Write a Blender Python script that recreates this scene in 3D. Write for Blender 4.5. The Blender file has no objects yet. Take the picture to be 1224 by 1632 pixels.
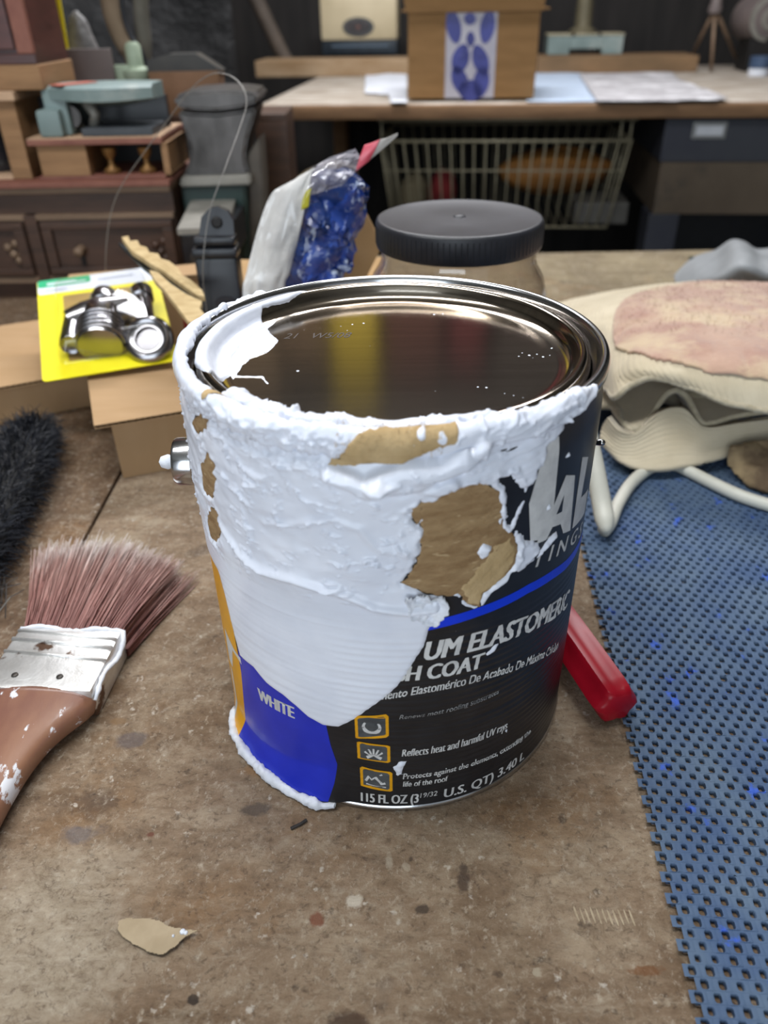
import bpy, bmesh, math, random
import numpy as np
from mathutils import Vector, Matrix, Euler

scene = bpy.context.scene
COL = scene.collection
random.seed(7)
rng = np.random.default_rng(11)

# ------------------------------------------------------------------ camera
FPX, PITCH, ROLL = 1226.0, 0.5837, -0.0188
CAMLOC = np.array([-0.0045, -0.2927, 0.2949])
cp, sp = math.cos(PITCH), math.sin(PITCH)
_r, _u, C_F = np.array([1.0, 0, 0]), np.array([0, sp, cp]), np.array([0, cp, -sp])
C_R = math.cos(ROLL) * _r + math.sin(ROLL) * _u
C_U = -math.sin(ROLL) * _r + math.cos(ROLL) * _u
cam_data = bpy.data.cameras.new('camera')
cam = bpy.data.objects.new('camera', cam_data)
COL.objects.link(cam)
cam.matrix_world = Matrix(((C_R[0], C_U[0], -C_F[0], CAMLOC[0]), (C_R[1], C_U[1], -C_F[1], CAMLOC[1]),
                           (C_R[2], C_U[2], -C_F[2], CAMLOC[2]), (0, 0, 0, 1)))
cam_data.sensor_fit = 'VERTICAL'
cam_data.sensor_height = 36.0
cam_data.lens = 36.0 * FPX / 1632.0
cam_data.clip_start, cam_data.clip_end = 0.01, 50
cam_data.dof.use_dof = True
cam_data.dof.focus_distance = 0.335
cam_data.dof.aperture_fstop = 8.5
scene.camera = cam

# ------------------------------------------------------------------ world, lamps, exposure
scene.view_settings.view_transform = 'Standard'
scene.view_settings.look = 'None'
scene.view_settings.gamma = 1.0
scene.view_settings.exposure = -0.09
scene.view_settings.use_curve_mapping = False
world = bpy.data.worlds.new('room_air')
scene.world = world
world.use_nodes = True
world.node_tree.nodes['Background'].inputs[0].default_value = (0.86, 0.92, 1.0, 1)
world.node_tree.nodes['Background'].inputs[1].default_value = 0.38

def area_light(name, loc, rot, sx, sy, power, color):
    d = bpy.data.lights.new(name, 'AREA')
    d.shape = 'RECTANGLE'; d.size, d.size_y = sx, sy
    d.energy, d.color = power, color
    o = bpy.data.objects.new(name, d); COL.objects.link(o)
    o.location, o.rotation_euler = loc, rot
    return o
# the workshop's ceiling tubes above the bench, and a bluish fill lamp added behind the camera to brighten the fronts
area_light('ceiling_tube_light', (-0.30, 0.02, 1.19), (0, 0, 0), 1.2, 0.26, 15.0, (0.95, 0.97, 1.0))
area_light('ceiling_tube_uplight', (-0.30, 0.02, 1.262), (math.pi, 0, 0), 1.2, 0.16, 13.0, (0.95, 0.97, 1.0))
area_light('ceiling_tube_light_rear', (0.1, 1.35, 1.30), (0, 0, 0), 1.2, 0.26, 38.0, (0.97, 0.97, 1.0))
area_light('front_fill_light', (-0.6, -2.3, 0.55), (math.radians(90), 0, math.radians(-8)), 1.8, 1.8, 40.0, (0.80, 0.90, 1.0))

# ------------------------------------------------------------------ helpers (all modelling is in millimetres)
def ray(px, py):
    d = C_F * FPX + C_R * (px - 612) + C_U * (816 - py)
    return d / np.linalg.norm(d)
def PZ(px, py, z=0.0):
    d = ray(px, py); t = (z / 1000 - CAMLOC[2]) / d[2]
    return tuple((CAMLOC + t * d) * 1000)
def PY(px, py, y):
    d = ray(px, py); t = (y / 1000 - CAMLOC[1]) / d[1]
    return tuple((CAMLOC + t * d) * 1000)

def lin(c):
    if isinstance(c, str):
        c = tuple(int(c[i:i + 2], 16) / 255 for i in (0, 2, 4))
    return tuple((x / 12.92 if x <= 0.04045 else ((x + 0.055) / 1.055) ** 2.4) for x in c[:3]) + (1.0,)

MATS = {}
def mat(name, color, rough=0.6, metal=0.0, color2=None, scale=40.0, stretch=(1, 1, 1), detail=4.0, contrast=(0.35, 0.65),
        bump=0.0, bump_scale=None, bump_dist=0.001, coat=0.0, spec=0.5, trans=0.0, sheen=0.0, third=None, third_scale=8.0,
        third_at=(0.55, 0.62), alpha=None, ior=1.45):
    m = bpy.data.materials.new(name); m.use_nodes = True
    nt = m.node_tree; N = nt.nodes; L = nt.links
    b = N['Principled BSDF']
    b.inputs['Roughness'].default_value = rough
    b.inputs['Metallic'].default_value = metal
    b.inputs['Specular IOR Level'].default_value = spec
    b.inputs['Coat Weight'].default_value = coat
    b.inputs['Coat Roughness'].default_value = 0.15
    b.inputs['Transmission Weight'].default_value = trans
    b.inputs['Sheen Weight'].default_value = sheen
    b.inputs['IOR'].default_value = ior
    if alpha is not None: b.inputs['Alpha'].default_value = alpha
    tc = N.new('ShaderNodeTexCoord'); mp = N.new('ShaderNodeMapping')
    mp.inputs['Scale'].default_value = stretch
    L.new(tc.outputs['Object'], mp.inputs['Vector'])
    def noise(sc, det=4.0, rgh=0.6):
        n = N.new('ShaderNodeTexNoise'); n.inputs['Scale'].default_value = sc
        n.inputs['Detail'].default_value = det; n.inputs['Roughness'].default_value = rgh
        L.new(mp.outputs['Vector'], n.inputs['Vector']); return n
    c1 = lin(color)
    b.inputs['Base Color'].default_value = c1
    if color2 is not None:
        n = noise(scale, detail)
        r = N.new('ShaderNodeValToRGB')
        r.color_ramp.elements[0].position, r.color_ramp.elements[1].position = contrast
        r.color_ramp.elements[0].color, r.color_ramp.elements[1].color = c1, lin(color2)
        L.new(n.outputs['Fac'], r.inputs['Fac'])
        out = r.outputs['Color']
        if third is not None:
            n3 = noise(third_scale, 5.0)
            r3 = N.new('ShaderNodeValToRGB')
            r3.color_ramp.elements[0].position, r3.color_ramp.elements[1].position = third_at
            L.new(n3.outputs['Fac'], r3.inputs['Fac'])
            mx = N.new('ShaderNodeMixRGB'); mx.inputs['Color2'].default_value = lin(third)
            L.new(r3.outputs['Color'], mx.inputs['Fac']); L.new(out, mx.inputs['Color1'])
            out = mx.outputs['Color']
        L.new(out, b.inputs['Base Color'])
    if bump:
        nb = noise(bump_scale or scale * 2, 5.0, 0.65)
        bp = N.new('ShaderNodeBump'); bp.inputs['Strength'].default_value = bump; bp.inputs['Distance'].default_value = bump_dist
        L.new(nb.outputs['Fac'], bp.inputs['Height']); L.new(bp.outputs['Normal'], b.inputs['Normal'])
    MATS[name] = m
    return m

def film_mat(name, color=(1, 1, 1), clear=0.86, rough=0.08, ior=1.45, bump=0.0, bump_scale=60, gloss=1.0, edge=0.55):
    """thin clear plastic: mostly see-through, with sharp reflections that grow at grazing angles"""
    m = bpy.data.materials.new(name); m.use_nodes = True
    nt = m.node_tree; N = nt.nodes; L = nt.links
    N.remove(N['Principled BSDF'])
    out = N['Material Output']
    tr = N.new('ShaderNodeBsdfTransparent'); tr.inputs[0].default_value = (clear * color[0], clear * color[1], clear * color[2], 1)
    gl = N.new('ShaderNodeBsdfGlossy'); gl.inputs['Roughness'].default_value = rough
    gl.inputs['Color'].default_value = (gloss, gloss, gloss, 1)
    fr = N.new('ShaderNodeLayerWeight'); fr.inputs['Blend'].default_value = 0.5
    pw = N.new('ShaderNodeMath'); pw.operation = 'POWER'; pw.inputs[1].default_value = 4.0; L.new(fr.outputs['Facing'], pw.inputs[0])
    sc_ = N.new('ShaderNodeMath'); sc_.operation = 'MULTIPLY_ADD'; sc_.inputs[1].default_value = edge; sc_.inputs[2].default_value = 0.05; L.new(pw.outputs[0], sc_.inputs[0])
    mx = N.new('ShaderNodeMixShader')
    L.new(sc_.outputs[0], mx.inputs[0]); L.new(tr.outputs[0], mx.inputs[1]); L.new(gl.outputs[0], mx.inputs[2])
    if bump:
        tc = N.new('ShaderNodeTexCoord')
        nb = N.new('ShaderNodeTexNoise'); nb.inputs['Scale'].default_value = bump_scale; nb.inputs['Detail'].default_value = 3
        bp = N.new('ShaderNodeBump'); bp.inputs['Strength'].default_value = bump; bp.inputs['Distance'].default_value = 0.002
        L.new(tc.outputs['Object'], nb.inputs['Vector']); L.new(nb.outputs['Fac'], bp.inputs['Height'])
        L.new(bp.outputs['Normal'], gl.inputs['Normal']); L.new(bp.outputs['Normal'], fr.inputs['Normal'])
    L.new(mx.outputs[0], out.inputs[0])
    return m

ORIGIN = {}
def tag(o, label=None, cat=None, group=None, kind=None):
    if label: o['label'] = label
    if cat: o['category'] = cat
    if group: o['group'] = group
    if kind: o['kind'] = kind
    return o
def thing(name, loc, label, cat, group=None):
    o = bpy.data.objects.new(name, None); COL.objects.link(o)
    o.empty_display_size = 0.02
    o.location = Vector(loc) / 1000
    ORIGIN[o.name] = np.array(loc, float)
    return tag(o, label, cat, group)

def link_mesh(name, me, material, parent, origin):
    o = bpy.data.objects.new(name, me); COL.objects.link(o)
    if material is not None: me.materials.append(material)
    ORIGIN[o.name] = np.array(origin, float)
    if parent is not None:
        o.parent = parent
    else:
        o.location = Vector(origin) / 1000
    return o

def build(name, V, F, material, parent=None, smooth=False, origin=None, sharp=None):
    V = np.asarray(V, float)
    if parent is not None: origin = ORIGIN[parent.name]
    elif origin is None:
        lo, hi = V.min(0), V.max(0); origin = ((lo[0] + hi[0]) / 2, (lo[1] + hi[1]) / 2, lo[2])
    me = bpy.data.meshes.new(name)
    me.from_pydata(((V - np.asarray(origin)) / 1000).tolist(), [], [list(map(int, f)) for f in F])
    if smooth:
        me.polygons.foreach_set('use_smooth', [True] * len(me.polygons))
        if sharp is not None: me.set_sharp_from_angle(angle=math.radians(sharp))
    me.update()
    return link_mesh(name, me, material, parent, origin)

class MB:
    def __init__(s): s.V, s.F = [], []
    def add(s, V, F):
        n = len(s.V); s.V += [tuple(v) for v in V]; s.F += [[i + n for i in f] for f in F]; return s
    def box(s, x0, x1, y0, y1, z0, z1, bev=0.0, rz=0.0, piv=None, tf=None):
        if bev:
            bm = bmesh.new(); bmesh.ops.create_cube(bm, size=1)
            for v in bm.verts: v.co = Vector((x0 + (v.co.x + .5) * (x1 - x0), y0 + (v.co.y + .5) * (y1 - y0), z0 + (v.co.z + .5) * (z1 - z0)))
            bmesh.ops.bevel(bm, geom=bm.edges[:], offset=bev, segments=2, affect='EDGES', profile=0.6)
            bm.verts.index_update()
            V = [tuple(v.co) for v in bm.verts]; F = [[v.index for v in f.verts] for f in bm.faces]; bm.free()
        else:
            V = [(x, y, z) for z in (z0, z1) for y in (y0, y1) for x in (x0, x1)]
            F = [(0, 2, 3, 1), (4, 5, 7, 6), (0, 1, 5, 4), (2, 6, 7, 3), (0, 4, 6, 2), (1, 3, 7, 5)]
        if rz:
            px, py = piv if piv else ((x0 + x1) / 2, (y0 + y1) / 2); c, q = math.cos(rz), math.sin(rz)
            V = [(px + (x - px) * c - (y - py) * q, py + (x - px) * q + (y - py) * c, z) for x, y, z in V]
        if tf: V = [tf(*v) for v in V]
        return s.add(V, F)
    def tube(s, path, r, n=8, caps=True, flat=1.0):
        P = [Vector(p) for p in path]; k = len(P)
        rr = r if isinstance(r, (list, tuple)) else [r] * k
        V, F = [], []
        up = None
        for i, p in enumerate(P):
            t = (P[min(i + 1, k - 1)] - P[max(i - 1, 0)])
            if t.length < 1e-9: t = Vector((0, 0, 1))
            t.normalize()
            if up is None:
                up = Vector((0, 0, 1)) if abs(t.z) < 0.9 else Vector((1, 0, 0))
            a = (up - t * up.dot(t))
            if a.length < 1e-6: a = t.orthogonal()
            a.normalize(); up = a; b = t.cross(a)
            for j in range(n):
                w = 2 * math.pi * j / n
                V.append(tuple(p + a * (math.cos(w) * rr[i] * flat) + b * (math.sin(w) * rr[i])))
        for i in range(k - 1):
            for j in range(n):
                F.append((i * n + j, i * n + (j + 1) % n, (i + 1) * n + (j + 1) % n, (i + 1) * n + j))
        if caps:
            F.append(list(range(n))[::-1]); F.append([(k - 1) * n + j for j in range(n)])
        return s.add(V, F)
    def lathe(s, prof, n=48, center=(0, 0, 0), axis=None, tf=None, caps=True):
        V, F = [], []
        M = None
        if axis is not None:
            M = Vector((0, 0, 1)).rotation_difference(Vector(axis)).to_matrix()
        for r, z in prof:
            for j in range(n):
                w = 2 * math.pi * j / n
                v = Vector((r * math.cos(w), r * math.sin(w), z))
                if M is not None: v = M @ v
                V.append((v.x + center[0], v.y + center[1], v.z + center[2]))
        k = len(prof)
        for i in range(k - 1):
            for j in range(n):
                F.append((i * n + j, i * n + (j + 1) % n, (i + 1) * n + (j + 1) % n, (i + 1) * n + j))
        if caps and prof[0][0] > 0.02: F.append(list(range(n))[::-1])
        if caps and prof[-1][0] > 0.02: F.append([(k - 1) * n + j for j in range(n)])
        if tf: V = [tf(*v) for v in V]
        return s.add(V, F)
    def prism(s, poly, fn0, fn1):
        """polygon of 2-D points; fn0/fn1 map a 2-D point to the two 3-D faces"""
        n = len(poly)
        V = [fn0(*p) for p in poly] + [fn1(*p) for p in poly]
        F = [list(range(n))[::-1], [n + i for i in range(n)]]
        F += [(i, (i + 1) % n, n + (i + 1) % n, n + i) for i in range(n)]
        return s.add(V, F)
    def build(s, name, material, parent=None, smooth=False, sharp=None, origin=None):
        return build(name, s.V, s.F, material, parent, smooth, origin, sharp)

def catmull(pts, n):
    P = np.asarray(pts, float); k = len(P)
    d = np.r_[0, np.cumsum(np.linalg.norm(np.diff(P, axis=0), axis=1))]
    t = np.linspace(0, d[-1], n); out = []
    for x in t:
        i = min(max(np.searchsorted(d, x, side='right') - 1, 0), k - 2)
        u = (x - d[i]) / max(d[i + 1] - d[i], 1e-9)
        p0, p1, p2, p3 = P[max(i - 1, 0)], P[i], P[i + 1], P[min(i + 2, k - 1)]
        out.append(0.5 * ((2 * p1) + (-p0 + p2) * u + (2 * p0 - 5 * p1 + 4 * p2 - p3) * u * u + (-p0 + 3 * p1 - 3 * p2 + p3) * u ** 3))
    return np.array(out)

def sheet_grid(rows, nu, nv):
    R = np.array([catmull(r, nu) for r in rows])
    G = np.zeros((nv, nu, 3))
    for j in range(nu): G[:, j] = catmull(R[:, j], nv)
    return G
def grid_normals(G):
    du = np.gradient(G, axis=1); dv = np.gradient(G, axis=0)
    n = np.cross(du, dv); n /= np.maximum(np.linalg.norm(n, axis=2, keepdims=True), 1e-9)
    return n
def thick_sheet(G, t, mask=None):
    """a closed sheet of thickness t around the grid of points G"""
    n = grid_normals(G); nv, nu = G.shape[:2]
    A, B = G + n * t / 2, G - n * t / 2
    V = np.concatenate([A.reshape(-1, 3), B.reshape(-1, 3)]); off = nv * nu; F = []
    keep = np.ones((nv - 1, nu - 1), bool) if mask is None else mask
    idx = lambda i, j: i * nu + j
    for i in range(nv - 1):
        for j in range(nu - 1):
            if not keep[i, j]: continue
            a, b, c, d = idx(i, j), idx(i, j + 1), idx(i + 1, j + 1), idx(i + 1, j)
            F.append((a, b, c, d)); F.append((a + off, d + off, c + off, b + off))
            if i == 0 or not keep[i - 1, j]: F.append((b, a, a + off, b + off))
            if i == nv - 2 or not keep[i + 1, j]: F.append((d, c, c + off, d + off))
            if j == 0 or not keep[i, j - 1]: F.append((a, d, d + off, a + off))
            if j == nu - 2 or not keep[i, j + 1]: F.append((c, b, b + off, c + off))
    used = sorted({k for f in F for k in f}); m = {k: i for i, k in enumerate(used)}
    return V[used], [tuple(m[k] for k in f) for f in F]

_perm = rng.random((8, 256, 256))
def vnoise(x, y, seed=0):
    x = np.asarray(x, float); y = np.asarray(y, float)
    xi, yi = np.floor(x).astype(int), np.floor(y).astype(int); fx, fy = x - xi, y - yi
    fx = fx * fx * (3 - 2 * fx); fy = fy * fy * (3 - 2 * fy); T = _perm[seed % 8]
    g = lambda a, b: T[a % 256, b % 256]
    return (g(xi, yi) * (1 - fx) + g(xi + 1, yi) * fx) * (1 - fy) + (g(xi, yi + 1) * (1 - fx) + g(xi + 1, yi + 1) * fx) * fy
def fbm(x, y, seed=0, oct=4, gain=0.5):
    v = 0; a = 1; t = 0
    for k in range(oct):
        v = v + a * vnoise(x * 2 ** k + 17.3 * k, y * 2 ** k + 9.1 * k, seed + k); t += a; a *= gain
    return v / t
def ridged(x, y, seed=0, oct=3):
    v = 0; a = 1; t = 0
    for k in range(oct):
        v = v + a * (1 - np.abs(2 * vnoise(x * 2 ** k + 5.7 * k, y * 2 ** k + 3.3 * k, seed + k) - 1)); t += a; a *= 0.5
    return v / t
def sstep(a, b, x):
    t = np.clip((x - a) / (b - a), 0, 1); return t * t * (3 - 2 * t)
def sdist(X, Y, poly):
    """signed distance to a polygon, positive inside"""
    P = np.asarray(poly, float); d = np.full(np.shape(X), 1e18); ins = np.zeros(np.shape(X), bool)
    for i in range(len(P)):
        a, b = P[i], P[(i + 1) % len(P)]
        e = b - a; w0, w1 = X - a[0], Y - a[1]
        t = np.clip((w0 * e[0] + w1 * e[1]) / max(e @ e, 1e-12), 0, 1)
        d = np.minimum(d, (w0 - t * e[0]) ** 2 + (w1 - t * e[1]) ** 2)
        cnd = ((a[1] > Y) != (b[1] > Y))
        with np.errstate(divide='ignore', invalid='ignore'):
            xx = (b[0] - a[0]) * (Y - a[1]) / (b[1] - a[1] if b[1] != a[1] else 1e-12) + a[0]
        ins ^= cnd & (X < xx)
    return np.where(ins, 1, -1) * np.sqrt(d)
def pdist(X, Y, line):
    P = np.asarray(line, float); d = np.full(np.shape(X), 1e18)
    for i in range(len(P) - 1):
        a, b = P[i], P[i + 1]; e = b - a; w0, w1 = X - a[0], Y - a[1]
        t = np.clip((w0 * e[0] + w1 * e[1]) / max(e @ e, 1e-12), 0, 1)
        d = np.minimum(d, (w0 - t * e[0]) ** 2 + (w1 - t * e[1]) ** 2)
    return np.sqrt(d)
def wobble(poly, amp, step=3.0, seed=1):
    """a closed outline resampled with a ragged edge"""
    P = np.asarray(poly, float); out = []; r = np.random.default_rng(seed)
    for i in range(len(P)):
        a, b = P[i], P[(i + 1) % len(P)]; L = np.linalg.norm(b - a); n = max(1, int(L / step))
        for k in range(n):
            out.append(a + (b - a) * k / n + r.normal(0, amp, 2) * (1 if k else 0.4))
    return np.array(out)
# ------------------------------------------------------------------ the room
def structure(o):
    o['kind'] = 'structure'; return o
M_floor = mat('concrete_floor', '4a4744', rough=0.85, color2='3b3936', scale=6, bump=0.2)
M_wall = mat('dark_board_wall', '2a2725', rough=0.85, color2='1d1b1a', scale=5, stretch=(6, 1, 0.6), bump=0.2)
M_side = mat('grey_plaster_wall', '7d7972', rough=0.9, color2='6b675f', scale=4)
M_ceil = mat('ceiling_board', 'b5b3ac', rough=0.9, color2='a6a39b', scale=3)
structure(MB().box(-2400, 2400, -2600, 2800, -920, -880).build('floor', M_floor))
structure(MB().box(-2400, 2400, 2700, 2800, -880, 1520).build('wall_back', M_wall))
structure(MB().box(-2400, -2300, -2600, 2700, -880, 1520).build('wall_left', M_side))
structure(MB().box(2300, 2400, -2600, 2700, -880, 1520).build('wall_right', M_side))
structure(MB().box(-2400, 2400, -2600, 2800, 1520, 1560).build('ceiling', M_ceil))

# ------------------------------------------------------------------ the workbench
def bench_mat(name, dark, mid, pale, seed, grain=(7.0, 1.0, 1.0), gs=14.0, spots=(), worn=None):
    m = bpy.data.materials.new(name); m.use_nodes = True
    nt = m.node_tree; N = nt.nodes; L = nt.links; b = N['Principled BSDF']
    b.inputs['Roughness'].default_value = 0.62; b.inputs['Specular IOR Level'].default_value = 0.35
    tc = N.new('ShaderNodeTexCoord')
    def mp(scale, loc=0.0, rot=0.0):
        q = N.new('ShaderNodeMapping'); q.inputs['Scale'].default_value = scale; q.inputs['Location'].default_value = (seed + loc, seed * 0.7, loc)
        q.inputs['Rotation'].default_value = (0, 0, rot); L.new(tc.outputs['Object'], q.inputs['Vector']); return q
    def noise(q, s, det=5, rg=0.6, dist=0.0):
        n = N.new('ShaderNodeTexNoise'); n.inputs['Scale'].default_value = s; n.inputs['Detail'].default_value = det
        n.inputs['Roughness'].default_value = rg; n.inputs['Distortion'].default_value = dist; L.new(q.outputs[0], n.inputs['Vector']); return n.outputs['Fac']
    def ramp(f, stops):
        r = N.new('ShaderNodeValToRGB'); e = r.color_ramp.elements
        while len(e) < len(stops): e.new(0.5)
        for i, (p, c) in enumerate(stops): e[i].position = p; e[i].color = lin(c) if isinstance(c, (str, tuple)) else (c, c, c, 1)
        L.new(f, r.inputs['Fac']); return r.outputs['Color']
    def mix(f, a, c, mode='MIX'):
        x = N.new('ShaderNodeMixRGB'); x.blend_type = mode
        if isinstance(f, float): x.inputs['Fac'].default_value = f
        else: L.new(f, x.inputs['Fac'])
        L.new(a, x.inputs['Color1'])
        if isinstance(c, str): x.inputs['Color2'].default_value = lin(c)
        else: L.new(c, x.inputs['Color2'])
        return x.outputs['Color']
    fine = noise(mp(grain), gs * 8, 8, 0.7)
    col = ramp(noise(mp(grain, 3.1), gs, 9, 0.72, 0.4), [(0.30, dark), (0.50, mid), (0.72, pale)])
    # old stains of shape: broad warm and grey patches, rust, paint dust and scratches
    col = mix(ramp(noise(mp((1, 1, 1), 5), 7.0, 4, 0.6, 0.6), [(0.48, 0.0), (0.64, 0.7)]), col, dark)
    col = mix(ramp(noise(mp((1, 1, 1), 9), 11.0, 6, 0.7, 0.8), [(0.55, 0.0), (0.70, 0.75)]), col, pale)
    col = mix(ramp(noise(mp((1, 1, 1), 12), 13.0, 5, 0.6), [(0.57, 0.0), (0.72, 0.5)]), col, '8f6433')
    col = mix(ramp(noise(mp((1, 1, 1), 17), 21.0, 4, 0.6), [(0.64, 0.0), (0.72, 0.5)]), col, '3c3a3c')
    col = mix(ramp(noise(mp((1.2, 1, 1), 21, 0.5), 55.0, 8, 0.8, 0.35), [(0.56, 0.0), (0.70, 0.6)]), col, 'b9ab96')
    col = mix(ramp(noise(mp((1, 1, 1), 27), 170.0, 3, 0.6), [(0.66, 0.0), (0.72, 0.8)]), col, 'd6cdbf')
    col = mix(ramp(noise(mp((1, 1, 1), 31), 120.0, 3, 0.6), [(0.66, 0.0), (0.74, 0.7)]), col, '2b2320')
    for k, (rot, st) in enumerate(((0.7, (40, 2.2, 1)), (-0.5, (46, 2.0, 1)), (1.35, (36, 2.4, 1)), (2.1, (44, 2.6, 1)))):
        col = mix(ramp(noise(mp(st, 40 + k * 7, rot), 11.0, 3, 0.6), [(0.70, 0.0), (0.76, 0.4)]), col, 'b5a58c')
    def dist_mask(x, y, rx, ry, rag, lo, hi, fac):
        q = N.new('ShaderNodeMapping'); q.vector_type = 'POINT'; q.inputs['Location'].default_value = (-x / rx, -(y - 0.2) / ry, 0); q.inputs['Scale'].default_value = (1 / rx, 1 / ry, 0)
        L.new(tc.outputs['Object'], q.inputs['Vector'])
        ln = N.new('ShaderNodeVectorMath'); ln.operation = 'LENGTH'; L.new(q.outputs[0], ln.inputs[0])
        nz = noise(mp((1, 1, 1), x * 900), 0.9 / min(rx, ry), 6, 0.65)
        ad = N.new('ShaderNodeMath'); ad.operation = 'MULTIPLY_ADD'; ad.inputs[1].default_value = rag; L.new(nz, ad.inputs[0]); L.new(ln.outputs['Value'], ad.inputs[2])
        return ramp(ad.outputs[0], [(lo, fac), (hi, 0.0)])
    mott = noise(mp((1, 1.3, 1), 61), 105.0, 10, 0.82, 0.8)
    if worn:
        wmask = dist_mask(worn[0], worn[1], worn[2], worn[3], 1.1, 0.75, 1.0, 0.8)
        col = mix(wmask, col, ramp(noise(mp((1.0, 1.6, 1), 71, 0.5), 75.0, 9, 0.8, 0.4), [(0.32, '6b5b48'), (0.45, 'ab9d87'), (0.60, 'c2b5a0'), (0.74, 'd8cebd')]))
    col = mix(ramp(mott, [(0.30, 0.8), (0.49, 0.0)]), col, dark)
    col = mix(ramp(mott, [(0.54, 0.0), (0.68, 0.7)]), col, 'b3a48e')
    f1 = noise(mp((1, 1.2, 1), 83, 0.4), 330.0, 6, 0.7, 0.6); f2 = noise(mp((1.3, 1, 1), 97, -0.6), 240.0, 6, 0.75, 0.15); f3 = noise(mp((1, 2.0, 1), 103, 0.35), 48.0, 9, 0.82, 0.3)
    col = mix(ramp(f1, [(0.34, 0.6), (0.46, 0.0)]), col, '46362a')
    col = mix(ramp(f2, [(0.55, 0.0), (0.68, 0.75)]), col, 'c3b6a2')
    col = mix(ramp(f3, [(0.34, 0.45), (0.47, 0.0)]), col, '54463a')
    col = mix(ramp(f3, [(0.53, 0.0), (0.68, 0.6)]), col, 'b8aa94')
    for x, y, rx, ry, c, fac in spots:
        col = mix(dist_mask(x / 1000, y / 1000, rx / 1000, ry / 1000, 1.0, 0.82, 1.0, fac), col, c)
    col = mix(ramp(fine, [(0.3, 0.35), (0.7, 0.0)]), col, dark)
    L.new(col, b.inputs['Base Color'])
    bp = N.new('ShaderNodeBump'); bp.inputs['Strength'].default_value = 0.7; bp.inputs['Distance'].default_value = 0.0022
    hm = N.new('ShaderNodeMath'); hm.operation = 'ADD'; L.new(f2, hm.inputs[0]); L.new(mott, hm.inputs[1])
    L.new(hm.outputs[0], bp.inputs['Height']); L.new(bp.outputs['Normal'], b.inputs['Normal'])
    return m
SPOTS = [(-33, -131, 6.5, 7, '7d4430', 0.8), (-107, -93, 3.6, 3.0, '6a3428', 0.85), (-76, -159, 5.5, 4.2, '201d1c', 0.9), (-20, -170, 20, 12, '3f2c22', 0.85), (25, -116, 5.5, 14, '3a2e2a', 0.75), (7, -128, 7, 4.6, '2e2926', 0.8),
         (-19, -124, 7.5, 6.5, 'cfc4b2', 0.9), (48, -152, 4.2, 3.6, 'b3a892', 0.8), (-128, -42, 17, 11, '55525a', 0.6), (-138, -92, 20, 11, '66646a', 0.6), (-64, -82, 14, 8, '4c4642', 0.7), (-62, -60, 22, 12, '9a6a34', 0.4), (-5, -108, 4, 9, 'b9ad98', 0.7), (88, -152, 14, 4, '7a4a22', 0.7), (2, -110, 4, 4, 'bfb29c', 0.6), (-138, -30, 10, 5, '8a6a45', 0.5)]
M_top = bench_mat('worn_bench_wood', '6a543e', '937d66', 'b5a38a', 0.0, (1.0, 3.0, 1.0), 14, SPOTS, (-0.14, -0.14, 0.13, 0.105))
M_top2 = bench_mat('worn_bench_plank', '57422f', '775e48', '977e63', 4.0, (5.0, 1.0, 1.0), 12)
M_top3 = bench_mat('pale_bench_plank', '6a5c44', '8d7f62', 'a99b7c', 8.0, (1.0, 6.0, 1.0), 12)
M_frame = mat('bench_frame_wood', '5b4632', rough=0.8, color2='463524', scale=12, stretch=(1, 1, 8))
bench = thing('workbench', (0, 200, -880), 'large worn wooden workbench stained with paint, holding the paint can', 'workbench')
MB().box(-203.5, 900, -480, 560, -36, 0, 1.0).build('worktop_board', M_top, bench)
MB().box(-1000, -206, -480, 980, -36, 0, 1.2).build('worktop_board', M_top2, bench)
MB().box(-203.5, 900, 562, 806, -36, 0, 1.2).build('worktop_board', M_top3, bench)
MB().box(-940, 840, -430, -400, -140, -36).build('apron', M_frame, bench)
MB().box(-940, 840, 740, 770, -140, -36).build('apron', M_frame, bench)
for x in (-930, 750):
    for y in (-430, 680):
        MB().box(x, x + 90, y, y + 90, -880, -36).build('leg', M_frame, bench)
# ------------------------------------------------------------------ the paint can
RW = 83.6
ARC = RW * math.pi / 180.0            # mm of wall per degree
def rad(th, z):
    """radius of the label wall, with its ribs and the dents at the foot"""
    th = np.asarray(th, float); z = np.asarray(z, float)
    rib = 0.15 * np.sin(2 * math.pi * z / 3.3 + 0.02 * th) * sstep(6, 14, z) * (1 - sstep(98, 104, z)) * sstep(-22, -10, th)
    flare = 6.0 * np.clip(1 - z / (14.0 + 7 * sstep(-55, -20, th)), 0, 1) ** 1.15 * sstep(-78, -60, th) * (1 - sstep(-24, -14, th))
    dent = -0.7 * np.exp(-((th + 22) / 9) ** 2 - ((z - 24) / 9) ** 2) - 0.5 * np.exp(-((th - 26) / 22) ** 2 - ((z - 52) / 3.5) ** 2)
    neck = -1.0 * sstep(166, 176, z)
    return RW + rib + flare + dent + neck
def on_can(A, z, off=0.0):
    th = np.asarray(A, float) / RW; r = rad(np.degrees(th), z) + off
    return np.stack([r * np.sin(th), -r * np.cos(th), np.asarray(z, float) + 0 * th], -1)

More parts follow.
